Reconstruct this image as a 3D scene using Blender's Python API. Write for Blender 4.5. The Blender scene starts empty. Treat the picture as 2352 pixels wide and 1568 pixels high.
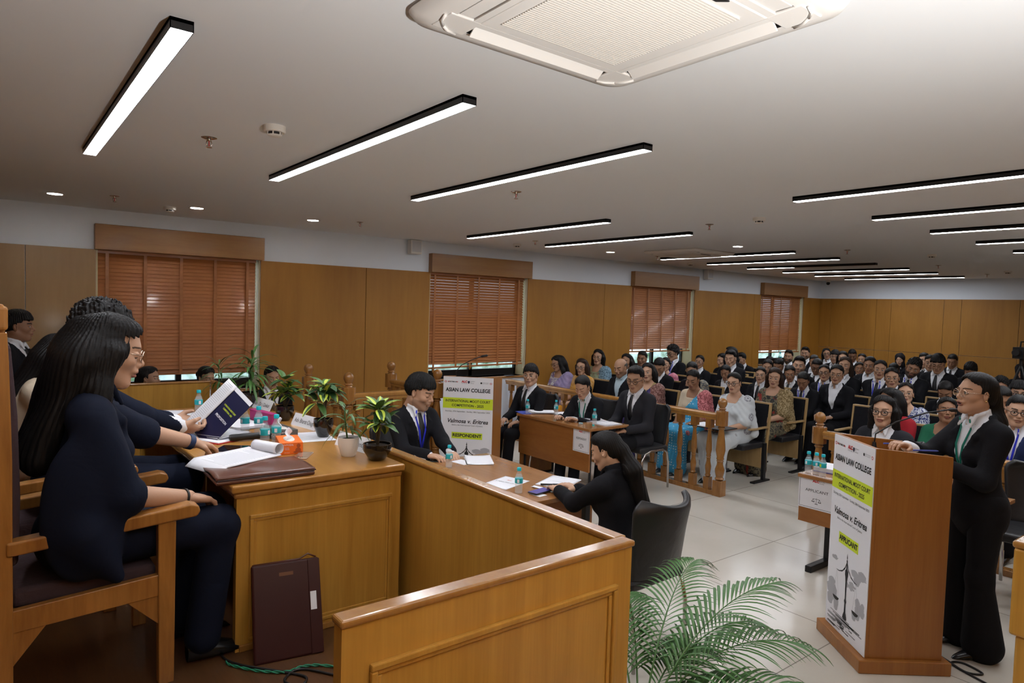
import bpy, bmesh, math, random
import numpy as np
import openvdb
from mathutils import Vector, Matrix, Euler
SC = bpy.context.scene
COL = SC.collection
PI = math.pi
RAD = math.radians

# ------------------------------------------------------------------ camera
cam_d = bpy.data.cameras.new('camera')
cam_d.sensor_width = 36.0
cam_d.lens = 1541.0 / 2352.0 * 36.0
cam_d.clip_start = 0.05
cam_d.clip_end = 100
cam = bpy.data.objects.new('camera', cam_d)
COL.objects.link(cam)
def cam_matrix(yaw, pitch, roll):
    f = Vector((math.cos(yaw)*math.cos(pitch), math.sin(yaw)*math.cos(pitch), math.sin(pitch)))
    r = f.cross(Vector((0, 0, 1))).normalized()
    u = r.cross(f)
    c, s = math.cos(roll), math.sin(roll)
    r2 = c*r + s*u
    u2 = -s*r + c*u
    return Matrix(((r2.x, u2.x, -f.x), (r2.y, u2.y, -f.y), (r2.z, u2.z, -f.z))).to_4x4()
CAMZ = 1.95
cam.matrix_world = Matrix.Translation((0, 0, CAMZ)) @ cam_matrix(RAD(51.8909), RAD(-2.7077), RAD(1.7486))
SC.camera = cam
SC.view_settings.view_transform = 'Standard'
SC.view_settings.look = 'None'
SC.view_settings.gamma = 1
SC.view_settings.use_curve_mapping = False
SC.view_settings.exposure = 0.0

# ------------------------------------------------------------------ sky and flash
world = bpy.data.worlds.new('sky')
SC.world = world
world.use_nodes = True
_n = world.node_tree.nodes
_bg = _n['Background']
_bg.inputs[0].default_value = (0.75, 0.9, 1.0, 1)
_bg.inputs[1].default_value = 1.6
STRIP_POWER = 40.0
DOWN_POWER = 22.0
# the photographer's off-camera flash by the right wall, pointed up and bounced off the ceiling
fl = bpy.data.lights.new('camera_flash', 'SPOT')
fl.energy = 345
fl.color = (1.0, 0.98, 0.95)
fl.spot_size = RAD(165)
fl.spot_blend = 0.9
fl.shadow_soft_size = 0.06
flo = bpy.data.objects.new('camera_flash', fl)
COL.objects.link(flo)
flo.location = (1.1, -0.50, 1.40)
flo.rotation_euler = Vector((0.0, 0.25, 1.0)).to_track_quat('-Z', 'Y').to_euler()
ZC = 2.86      # ceiling
YW = 8.15      # window wall
XB = 15.74     # back wall
DZ = 0.42      # dais
# ------------------------------------------------------------------ materials
MATS = {}
def mat(name, color=(0.8, 0.8, 0.8), rough=0.5, metal=0.0, spec=0.5, emit=None, estr=0, trans=0, ior=1.45, coat=0, alpha=1, objcol=False):
    if name in MATS: return MATS[name]
    m = bpy.data.materials.new(name)
    m.use_nodes = True
    nt = m.node_tree
    b = nt.nodes['Principled BSDF']
    b.inputs['Base Color'].default_value = (*color, 1)
    b.inputs['Roughness'].default_value = rough
    b.inputs['Metallic'].default_value = metal
    b.inputs['Specular IOR Level'].default_value = spec
    b.inputs['IOR'].default_value = ior
    b.inputs['Transmission Weight'].default_value = trans
    b.inputs['Coat Weight'].default_value = coat
    b.inputs['Coat Roughness'].default_value = 0.12
    b.inputs['Alpha'].default_value = alpha
    if emit:
        b.inputs['Emission Color'].default_value = (*emit, 1)
        b.inputs['Emission Strength'].default_value = estr
    if objcol:
        oi = nt.nodes.new('ShaderNodeObjectInfo')
        nt.links.new(oi.outputs['Color'], b.inputs['Base Color'])
    MATS[name] = m
    return m
def nd(m, t, **kw):
    n = m.node_tree.nodes.new(t)
    for k, v in kw.items():
        if k.startswith('i_'): n.inputs[k[2:].replace('_', ' ')].default_value = v
        else: setattr(n, k, v)
    return n
def lk(m, a, b): m.node_tree.links.new(a, b)
def bsdf(m): return m.node_tree.nodes['Principled BSDF']
def ramp(m, src, stops):
    r = nd(m, 'ShaderNodeValToRGB')
    e = r.color_ramp.elements
    while len(e) < len(stops): e.new(0.5)
    for i, (p, c) in enumerate(stops):
        e[i].position = p
        e[i].color = (*c, 1) if len(c) == 3 else c
    lk(m, src, r.inputs[0])
    return r.outputs[0]
def coords(m, scale=(1, 1, 1), kind='Object', rot=(0, 0, 0)):
    tc = nd(m, 'ShaderNodeTexCoord')
    mp = nd(m, 'ShaderNodeMapping')
    mp.inputs['Scale'].default_value = scale
    mp.inputs['Rotation'].default_value = rot
    lk(m, tc.outputs[kind], mp.inputs[0])
    return mp.outputs[0]
def bump(m, h, strength=0.3, dist=0.01):
    b = nd(m, 'ShaderNodeBump')
    b.inputs['Strength'].default_value = strength
    b.inputs['Distance'].default_value = dist
    lk(m, h, b.inputs['Height'])
    lk(m, b.outputs[0], bsdf(m).inputs['Normal'])
def wood(name, light, dark, rough=0.35, grain=(18, 18, 0.7), coat=0.25, contrast=0.5, rot=(0, 0, 0)):
    """veneer or solid wood, grain along the axis whose scale is small"""
    m = mat(name, light, rough, coat=coat)
    c = coords(m, grain, rot=rot)
    n1 = nd(m, 'ShaderNodeTexNoise', i_Scale=1.6, i_Detail=6.0, i_Roughness=0.6, i_Distortion=0.6)
    lk(m, c, n1.inputs['Vector'])
    c2 = coords(m, (grain[0]*9, grain[1]*9, grain[2]*5), rot=rot)
    n2 = nd(m, 'ShaderNodeTexNoise', i_Scale=1.5, i_Detail=3.0)
    lk(m, c2, n2.inputs['Vector'])
    mx = nd(m, 'ShaderNodeMath', operation='MULTIPLY_ADD')
    mx.inputs[1].default_value = 0.35
    lk(m, n2.outputs[0], mx.inputs[0]); lk(m, n1.outputs[0], mx.inputs[2])
    lo, hi = 0.68 - contrast*0.3, 0.68 + contrast*0.22
    lk(m, ramp(m, mx.outputs[0], [(lo, dark), (hi, light)]), bsdf(m).inputs['Base Color'])
    return m

# ------------------------------------------------------------------ object helpers
def link(o, parent=None):
    COL.objects.link(o)
    if parent is not None: o.parent = parent
    return o
class MB:
    """collects shapes into ONE mesh"""
    def __init__(s): s.v = []; s.f = []; s.m = []
    def add(s, v, f, mi=0):
        k = len(s.v)
        s.v += [tuple(p) for p in v]
        s.f += [tuple(i + k for i in q) for q in f]
        s.m += [mi]*len(f)
    def box(s, a, b, mi=0, M=None):
        x0, y0, z0 = a; x1, y1, z1 = b
        v = [(x0,y0,z0),(x1,y0,z0),(x1,y1,z0),(x0,y1,z0),(x0,y0,z1),(x1,y0,z1),(x1,y1,z1),(x0,y1,z1)]
        if M is not None: v = [M @ Vector(p) for p in v]
        s.add(v, [(3,2,1,0),(4,5,6,7),(0,1,5,4),(1,2,6,5),(2,3,7,6),(3,0,4,7)], mi)
    def tube(s, pts, r, n=8, mi=0, closed=False, cap=True, flat=None):
        pts = [Vector(p) for p in pts]
        N = len(pts); rr = r if isinstance(r, (list, tuple)) else [r]*N
        k = len(s.v); up = None
        for i, p in enumerate(pts):
            a = pts[(i-1) % N] if (closed or i > 0) else p
            b = pts[(i+1) % N] if (closed or i < N-1) else p
            t = (b-a).normalized()
            if up is None:
                up = Vector((0, 0, 1)) if abs(t.z) < 0.9 else Vector((1, 0, 0))
            u = t.cross(up).normalized(); w = u.cross(t).normalized(); up = w
            for j in range(n):
                an = 2*PI*j/n
                s.v.append(tuple(p + rr[i]*(math.cos(an)*u + (flat or 1)*math.sin(an)*w)))
        for i in range(N if closed else N-1):
            for j in range(n):
                a0 = k+i*n+j; a1 = k+i*n+(j+1) % n
                b0 = k+((i+1) % N)*n+j; b1 = k+((i+1) % N)*n+(j+1) % n
                s.f.append((a0, b0, b1, a1)); s.m.append(mi)
        if cap and not closed:
            s.f.append(tuple(k+j for j in range(n))); s.m.append(mi)
            s.f.append(tuple(k+(N-1)*n+j for j in reversed(range(n)))); s.m.append(mi)
    def lathe(s, prof, c=(0, 0, 0), n=16, mi=0, M=None, sq=None):
        k = len(s.v); c = Vector(c)
        for r, z in prof:
            for j in range(n):
                an = 2*PI*j/n
                p = Vector((r*math.cos(an), r*math.sin(an), z))
                if M is not None: p = M @ p
                s.v.append(tuple(c + p))
        for i in range(len(prof)-1):
            for j in range(n):
                s.f.append((k+i*n+j, k+i*n+(j+1) % n, k+(i+1)*n+(j+1) % n, k+(i+1)*n+j)); s.m.append(mi)
        if prof[0][0] > 1e-5: s.f.append(tuple(k+j for j in reversed(range(n)))); s.m.append(mi)
        if prof[-1][0] > 1e-5: s.f.append(tuple(k+(len(prof)-1)*n+j for j in range(n))); s.m.append(mi)
    def prism(s, poly, a, b, axis='y', mi=0, M=None):
        n = len(poly); v = []
        for t in (a, b):
            for p, q in poly:
                x = {'x': (t, p, q), 'y': (p, t, q), 'z': (p, q, t)}[axis]
                v.append(M @ Vector(x) if M is not None else x)
        f = [tuple(range(n)), tuple(reversed(range(n, 2*n)))] + [(i, i+n, (i+1) % n+n, (i+1) % n) for i in range(n)]
        s.add(v, f, mi)
    def grid(s, fn, nu, nv, mi=0):
        k = len(s.v)
        for i in range(nu+1):
            for j in range(nv+1): s.v.append(tuple(fn(i/nu, j/nv)))
        for i in range(nu):
            for j in range(nv):
                a = k+i*(nv+1)+j
                s.f.append((a, a+1, a+nv+2, a+nv+1)); s.m.append(mi)
    def ico(s, c, r, mi=0, sub=2):
        bm = bmesh.new(); bmesh.ops.create_icosphere(bm, subdivisions=sub, radius=1)
        r = r if isinstance(r, (tuple, list)) else (r, r, r)
        s.add([(c[0]+v.co.x*r[0], c[1]+v.co.y*r[1], c[2]+v.co.z*r[2]) for v in bm.verts], [tuple(v.index for v in f.verts) for f in bm.faces], mi)
        bm.free()
    def build(s, name, mats, parent=None, smooth=False, bevel=0, loc=None, rotz=0, seg=2, solid=0, fix=True):
        me = bpy.data.meshes.new(name)
        me.from_pydata(s.v, [], s.f)
        if not isinstance(mats, (list, tuple)): mats = [mats]
        for m in mats: me.materials.append(m)
        me.polygons.foreach_set('material_index', s.m)
        if fix:
            bm = bmesh.new(); bm.from_mesh(me)
            bmesh.ops.recalc_face_normals(bm, faces=bm.faces); bm.to_mesh(me); bm.free()
        if smooth is True:
            me.polygons.foreach_set('use_smooth', [True]*len(me.polygons))
        elif smooth:
            me.polygons.foreach_set('use_smooth', [True]*len(me.polygons))
            me.set_sharp_from_angle(angle=RAD(smooth))
        me.update()
        o = bpy.data.objects.new(name, me)
        link(o, parent)
        if loc is not None: o.location = loc
        o.rotation_euler[2] = rotz
        if solid:
            md = o.modifiers.new('solid', 'SOLIDIFY'); md.thickness = solid; md.offset = 0
        if bevel:
            md = o.modifiers.new('bevel', 'BEVEL'); md.width = bevel; md.segments = seg; md.limit_method = 'ANGLE'; md.angle_limit = RAD(40)
            md.harden_normals = False
        return o
def tag(o, label=None, cat=None, group=None, kind=None):
    if label:
        o['label'] = label
    if cat: o['category'] = cat
    if group: o['group'] = group
    if kind: o['kind'] = kind
    return o
def thing(name, label, cat, loc=(0, 0, 0), rotz=0, group=None, scale=1):
    o = bpy.data.objects.new(name, None)
    o.empty_display_size = 0.1
    COL.objects.link(o)
    o.location = loc; o.rotation_euler = (0, 0, rotz)
    if scale != 1: o.scale = (scale,)*3 if not isinstance(scale, tuple) else scale
    return tag(o, label, cat, group)
def children(o): return [c for c in COL.objects if c.parent == o]
def dup(root, loc, rotz=0, label=None, group=None, kids=None, scale=None):
    r = root.copy(); COL.objects.link(r)
    r.location = loc; r.rotation_euler = (0, 0, rotz)
    if label: r['label'] = label
    if group: r['group'] = group
    if scale: r.scale = (scale,)*3
    def rec(src, dst):
        for ch in list(src.children):
            c = ch.copy(); COL.objects.link(c); c.parent = dst
            rec(ch, c)
    rec(root, r)
    return r
_fonts = None
def text_shape(mb, txt, size, M, mi=0, bold=0.0, shear=0.0, align='CENTER', width=None, depth=0.0004):
    """writing as real flat geometry; M maps (x right, y up, z out) to the surface"""
    cu = bpy.data.curves.new('t', 'FONT')
    cu.body = txt; cu.size = size; cu.align_x = align; cu.align_y = 'CENTER'
    cu.offset = bold; cu.shear = shear; cu.extrude = 0; cu.resolution_u = 3
    o = bpy.data.objects.new('t', cu)
    me = bpy.data.meshes.new_from_object(o)
    vs = [v.co.copy() for v in me.vertices]
    if width and vs:
        w = max(v.x for v in vs) - min(v.x for v in vs)
        s = width/w
        for v in vs: v.x *= s
    for v in vs: v.z = depth
    mb.add([M @ v for v in vs], [tuple(p.vertices) for p in me.polygons], mi)
    bpy.data.objects.remove(o); bpy.data.curves.remove(cu); bpy.data.meshes.remove(me)
M_SKIN = mat('skin', (0.42, 0.24, 0.15), 0.5, spec=0.35)
_a = nd(M_SKIN, 'ShaderNodeVertexColor', layer_name='paint')
_o = nd(M_SKIN, 'ShaderNodeObjectInfo')
_x = nd(M_SKIN, 'ShaderNodeMix', data_type='RGBA')
lk(M_SKIN, _a.outputs['Alpha'], _x.inputs[0]); lk(M_SKIN, _o.outputs['Color'], _x.inputs[6]); lk(M_SKIN, _a.outputs['Color'], _x.inputs[7])
lk(M_SKIN, _x.outputs[2], bsdf(M_SKIN).inputs['Base Color'])
bsdf(M_SKIN).inputs['Subsurface Weight'].default_value = 0.0
M_HAIR = mat('hair', (0.012, 0.01, 0.01), 0.50, spec=0.22, objcol=True)
_c = coords(M_HAIR, (110, 110, 7))
_h = nd(M_HAIR, 'ShaderNodeTexNoise', i_Scale=1.0, i_Detail=3.0, i_Distortion=0.3)
lk(M_HAIR, _c, _h.inputs['Vector']); bump(M_HAIR, _h.outputs[0], 0.45, 0.005)
def cloth(name, col, rough=0.85, wr=0.25, sc=9):
    m = mat(name, col, rough, spec=0.2)
    n = nd(m, 'ShaderNodeTexNoise', i_Scale=sc, i_Detail=4.0, i_Distortion=0.8)
    lk(m, coords(m), n.inputs['Vector']); bump(m, n.outputs[0], wr, 0.02)
    return m
M_HIJAB = cloth('hijab_black', (0.012, 0.01, 0.012))
M_SUIT = cloth('suit_black', (0.0085, 0.0085, 0.011))
M_SUITC = cloth('suit_charcoal', (0.022, 0.022, 0.027))
M_NAVY = cloth('suit_navy', (0.006, 0.009, 0.022))
M_BLUEJ = cloth('suit_blue', (0.02, 0.03, 0.09))
M_TROUSER = cloth('trouser_black', (0.008, 0.008, 0.010))
M_SHIRT = cloth('shirt_white', (0.75, 0.76, 0.80), 0.7, 0.2)
M_SHIRTB = cloth('shirt_pale_blue', (0.42, 0.52, 0.58), 0.7, 0.2)
M_TIE = mat('tie_black', (0.008, 0.008, 0.010), 0.5)
M_SHOE = mat('shoe_black', (0.008, 0.008, 0.009), 0.25)
M_BLUE = mat('lanyard_blue', (0.02, 0.03, 0.55), 0.5)
M_GREEN = mat('lanyard_green', (0.0, 0.16, 0.11), 0.5)
M_GOLD = mat('gold', (0.8, 0.55, 0.2), 0.25, 1.0)
M_FRAME = mat('glasses_black', (0.012, 0.012, 0.014), 0.3)
M_WIRE = mat('glasses_wire', (0.55, 0.42, 0.32), 0.25, 1.0)
M_LENS = mat('glasses_lens', (1, 1, 1), 0.02, trans=1.0, ior=1.1, alpha=0.25)
# ------------------------------------------------------------------ people
class Vox:
    """distance field on a grid; shapes melt together, the zero surface becomes a mesh"""
    def __init__(s, lo, hi, res):
        s.lo = np.array(lo, np.float32); s.res = res
        s.n = np.ceil((np.array(hi)-s.lo)/res).astype(int)+1
        s.d = np.full(s.n, 0.09, np.float32)
    def box(s, lo, hi):
        a = np.clip(np.floor((np.array(lo)-s.lo)/s.res).astype(int), 0, s.n)
        b = np.clip(np.ceil((np.array(hi)-s.lo)/s.res).astype(int)+1, 0, s.n)
        sl = tuple(slice(i, j) for i, j in zip(a, b))
        g = [(s.lo[i]+s.res*np.arange(a[i], b[i], dtype=np.float32)) for i in range(3)]
        return sl, g[0][:, None, None], g[1][None, :, None], g[2][None, None, :]
    def mix(s, sl, d, k, op):
        o = s.d[sl]
        if op == 'u':
            h = np.maximum(k-np.abs(o-d), 0)/k
            s.d[sl] = np.minimum(o, d)-h*h*k*0.25
        else:
            d = -d
            h = np.maximum(k-np.abs(o-d), 0)/k
            s.d[sl] = np.maximum(o, d)+h*h*k*0.25
    def cap(s, a, b, ra, rb=None, k=0.02, op='u'):
        rb = ra if rb is None else rb
        a = np.array(a, np.float32); b = np.array(b, np.float32); m = max(ra, rb)+0.05
        sl, x, y, z = s.box(np.minimum(a, b)-m, np.maximum(a, b)+m)
        ab = b-a; L = float(ab@ab)+1e-9
        t = np.clip(((x-a[0])*ab[0]+(y-a[1])*ab[1]+(z-a[2])*ab[2])/L, 0, 1)
        d = np.sqrt((x-a[0]-t*ab[0])**2+(y-a[1]-t*ab[1])**2+(z-a[2]-t*ab[2])**2)-(ra+(rb-ra)*t)
        s.mix(sl, d, k, op)
    def ell(s, c, r, k=0.02, op='u', rot=None):
        r = np.array(r, np.float32); m = max(r)+0.05
        sl, x, y, z = s.box(np.array(c)-m, np.array(c)+m)
        x, y, z = x-c[0], y-c[1], z-c[2]
        if rot is not None:
            R = np.array(rot.to_3x3() if hasattr(rot, 'to_3x3') else rot).T
            x, y, z = R[0, 0]*x+R[0, 1]*y+R[0, 2]*z, R[1, 0]*x+R[1, 1]*y+R[1, 2]*z, R[2, 0]*x+R[2, 1]*y+R[2, 2]*z
        k0 = np.sqrt((x/r[0])**2+(y/r[1])**2+(z/r[2])**2)
        k1 = np.sqrt((x/r[0]**2)**2+(y/r[1]**2)**2+(z/r[2]**2)**2)+1e-6
        s.mix(sl, k0*(k0-1)/k1, k, op)
    def all(s):
        return s.box(s.lo, s.lo+s.n*s.res)
    def cut(s, fn):
        sl, x, y, z = s.all()
        s.d = np.maximum(s.d, fn(x, y, z)).astype(np.float32)
    def noise(s, amp, f, seed=0):
        sl, x, y, z = s.all(); r = random.Random(seed); t = 0
        for i in range(7):
            v = Vector((r.gauss(0, 1), r.gauss(0, 1), r.gauss(0, 1))).normalized()*f*r.uniform(0.6, 1.5)
            t = t+np.sin(v.x*x+v.y*y+v.z*z+r.uniform(0, 6))
        s.d = (s.d+amp*t/2).astype(np.float32)
    def strands(s, amp, n, wz=12.0):
        sl, x, y, z = s.all(); a = np.arctan2(y, x+0.03)
        s.d = (s.d+amp*(np.sin(a*n+2.5*np.sin(z*wz))+0.5*np.sin(a*n*2.3+4*np.sin(z*wz*1.4)))).astype(np.float32)
    def mesh(s):
        s.d[0] = s.d[-1] = 0.05; s.d[:, 0] = s.d[:, -1] = 0.05; s.d[:, :, 0] = s.d[:, :, -1] = 0.05
        g = openvdb.FloatGrid(); g.background = 0.09
        g.copyFromArray(s.d)
        p, q = g.convertToQuads(isovalue=0.0)
        return (p*s.res+s.lo).astype(np.float32), q[:, ::-1].astype(np.int64)
    def front(s, y, z, x0=0.165, x1=-0.15):
        """x of the surface met when coming from the front at (y, z)"""
        j = int(round((y-s.lo[1])/s.res)); k = int(round((z-s.lo[2])/s.res))
        col = s.d[:, min(max(j, 0), s.n[1]-1), min(max(k, 0), s.n[2]-1)]
        i = int(min((x0-s.lo[0])/s.res, s.n[0]-1))
        while i > 0 and col[i] > 0: i -= 1
        if i == 0: return None
        t = col[i]/(col[i]-col[i+1]) if i+1 < len(col) else 0
        return float(s.lo[0]+(i+t)*s.res)
def np_mesh(name, v, q, mats, paint=None, smooth=True):
    me = bpy.data.meshes.new(name)
    me.vertices.add(len(v)); me.vertices.foreach_set('co', np.ascontiguousarray(v, np.float32).ravel())
    me.loops.add(len(q)*4); me.loops.foreach_set('vertex_index', np.ascontiguousarray(q, np.int32).ravel())
    me.polygons.add(len(q)); me.polygons.foreach_set('loop_start', np.arange(0, len(q)*4, 4, dtype=np.int32))
    me.polygons.foreach_set('loop_total', np.full(len(q), 4, np.int32))
    me.polygons.foreach_set('use_smooth', np.ones(len(q), bool))
    for m in mats: me.materials.append(m)
    if paint is not None:
        at = me.color_attributes.new('paint', 'FLOAT_COLOR', 'POINT')
        at.data.foreach_set('color', np.ascontiguousarray(paint, np.float32).ravel())
    me.update()
    return me

LIP = (0.30, 0.09, 0.075); BROW = (0.012, 0.009, 0.008); WHITE = (0.62, 0.58, 0.54); DARK = (0.01, 0.008, 0.007)
_heads = {}
def head_mesh(sex='m', res=0.004, eyes='open', beard=0, mouth='shut', bindi=False):
    """head and neck stump, face towards +X, centre between the ears"""
    key = (sex, res, eyes, beard, mouth, bindi)
    if key in _heads: return _heads[key]
    f = sex == 'f'
    V = Vox((-0.13, -0.10, -0.19), (0.14, 0.10, 0.14), res)
    w = 0.94 if f else 1.0
    V.ell((-0.016, 0, 0.035), (0.096, 0.076*w, 0.088), 0.02)
    V.ell((0.026, 0, -0.005), (0.066, 0.061*w, 0.088), 0.03)
    V.ell((0.02, 0, -0.066), (0.056, 0.041 if f else 0.048, 0.038), 0.03)
    V.cap((0.066, -0.010, -0.098), (0.066, 0.010, -0.098), 0.017 if f else 0.02, k=0.03)
    for s in (-1, 1):
        V.cap((-0.008, s*(0.047 if f else 0.055), -0.050), (0.055, s*0.018, -0.097), 0.013 if f else 0.018, 0.013, k=0.03)
        V.ell((0.056, s*0.040*w, -0.022), (0.024, 0.019, 0.018), 0.025)
    V.cap((0.076, -0.028, 0.027), (0.076, 0.028, 0.027), 0.009 if f else 0.012, k=0.02)
    for s in (-1, 1):
        V.ell((0.098, s*0.031, 0.003), (0.017, 0.020, 0.013), 0.018, 's')
    V.cap((0.085, 0, 0.014), (0.104 if f else 0.107, 0, -0.022), 0.006, 0.0080 if f else 0.0095, k=0.012)
    V.ell((0.104 if f else 0.107, 0, -0.026), (0.010, 0.0095, 0.009), 0.008)
    for s in (-1, 1):
        V.ell((0.095, s*0.0105, -0.031), (0.009, 0.0065, 0.0065), 0.006)
        V.ell((0.0740, s*0.031, 0.002), (0.0150, 0.0165, 0.0120), 0.003)
        V.ell((0.073, s*0.031, 0.0125 if eyes == 'open' else 0.009), (0.0165, 0.019, 0.005), 0.006)
    V.ell((0.086, 0, -0.052), (0.016, 0.026, 0.011), 0.016)
    V.ell((0.0905, 0, -0.0555), (0.011, 0.023, 0.0052), 0.004)
    V.ell((0.0885, 0, -0.0685), (0.011, 0.019, 0.0068), 0.005)
    if mouth == 'open':
        V.ell((0.100, 0, -0.062), (0.016, 0.017, 0.0065), 0.003, 's')
    else:
        V.cap((0.1005, -0.022, -0.0615), (0.1005, 0.022, -0.0615), 0.0022, k=0.004, op='s')
    for s in (-1, 1):
        R = Euler((0, RAD(-12), s*RAD(20))).to_matrix()
        V.ell((-0.008, s*0.078*w, -0.002), (0.018, 0.0085, 0.031), 0.006, rot=R)
        V.ell((-0.003, s*0.086*w, 0.002), (0.009, 0.006, 0.017), 0.004, 's', rot=R)
    V.cap((-0.022, 0, -0.06), (-0.045, 0, -0.165), 0.050 if f else 0.058, k=0.04)
    v, q = V.mesh()
    x, y, z = v.T; ay = np.abs(y)
    P = np.zeros((len(v), 4), np.float32)
    def put(mask, c, a=1.0):
        P[mask, :3] = c; P[mask, 3] = a
    if beard:
        bm = (z < -0.040) & (z > -0.125) & (x > -0.004) & ~((ay < 0.028) & (z > -0.073) & (x > 0.07) & (z < -0.052))
        mo = (z < -0.040) & (z > -0.053) & (ay < 0.030) & (x > 0.07)
        put(bm | mo, (0.02, 0.015, 0.012), beard)
    put((x > 0.076) & (((z+0.0555)/0.0062)**2+(y/0.0235)**2 < 1), LIP, 0.75 if f else 0.4)
    put((x > 0.076) & (((z+0.0680)/0.0080)**2+(y/0.0200)**2 < 1), LIP, 0.75 if f else 0.4)
    if mouth == 'open':
        put((x > 0.070) & (((z+0.062)/0.0052)**2+(y/0.0150)**2 < 1), (0.03, 0.008, 0.008))
    else:
        put((x > 0.082) & (np.abs(z+0.0615) < max(0.0014, res*0.45)) & (ay < 0.021), (0.06, 0.02, 0.018))
    e = ay-0.031
    arch = 0.0255+0.004*(1-((ay-0.036)/0.02)**2)
    put((x > 0.05) & (np.abs(z-arch) < (0.0030 if f else 0.0042)*(1 if res < 0.003 else 1.25)) & (ay > 0.012) & (ay < 0.052), BROW, 0.9)
    if eyes == 'open':
        put((x > 0.06) & ((e/0.0155)**2+((z-0.0030)/0.0085)**2 < 1), DARK)
        put((x > 0.06) & ((e/0.0138)**2+((z-0.0018)/0.0064)**2 < 1), WHITE)
        put((x > 0.06) & (e**2+(z-0.002)**2 < 0.0058**2) & (np.abs(z-0.002) < 0.0062), (0.015, 0.008, 0.005))
    else:
        put((x > 0.06) & ((e/0.0150)**2+((z+0.0055)/0.0032)**2 < 1), DARK)
    if bindi:
        put((x > 0.05) & (ay < 0.004) & (np.abs(z-0.032) < 0.004), (0.1, 0.01, 0.02))
    _heads[key] = (v, q, P)
    return _heads[key]

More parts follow.
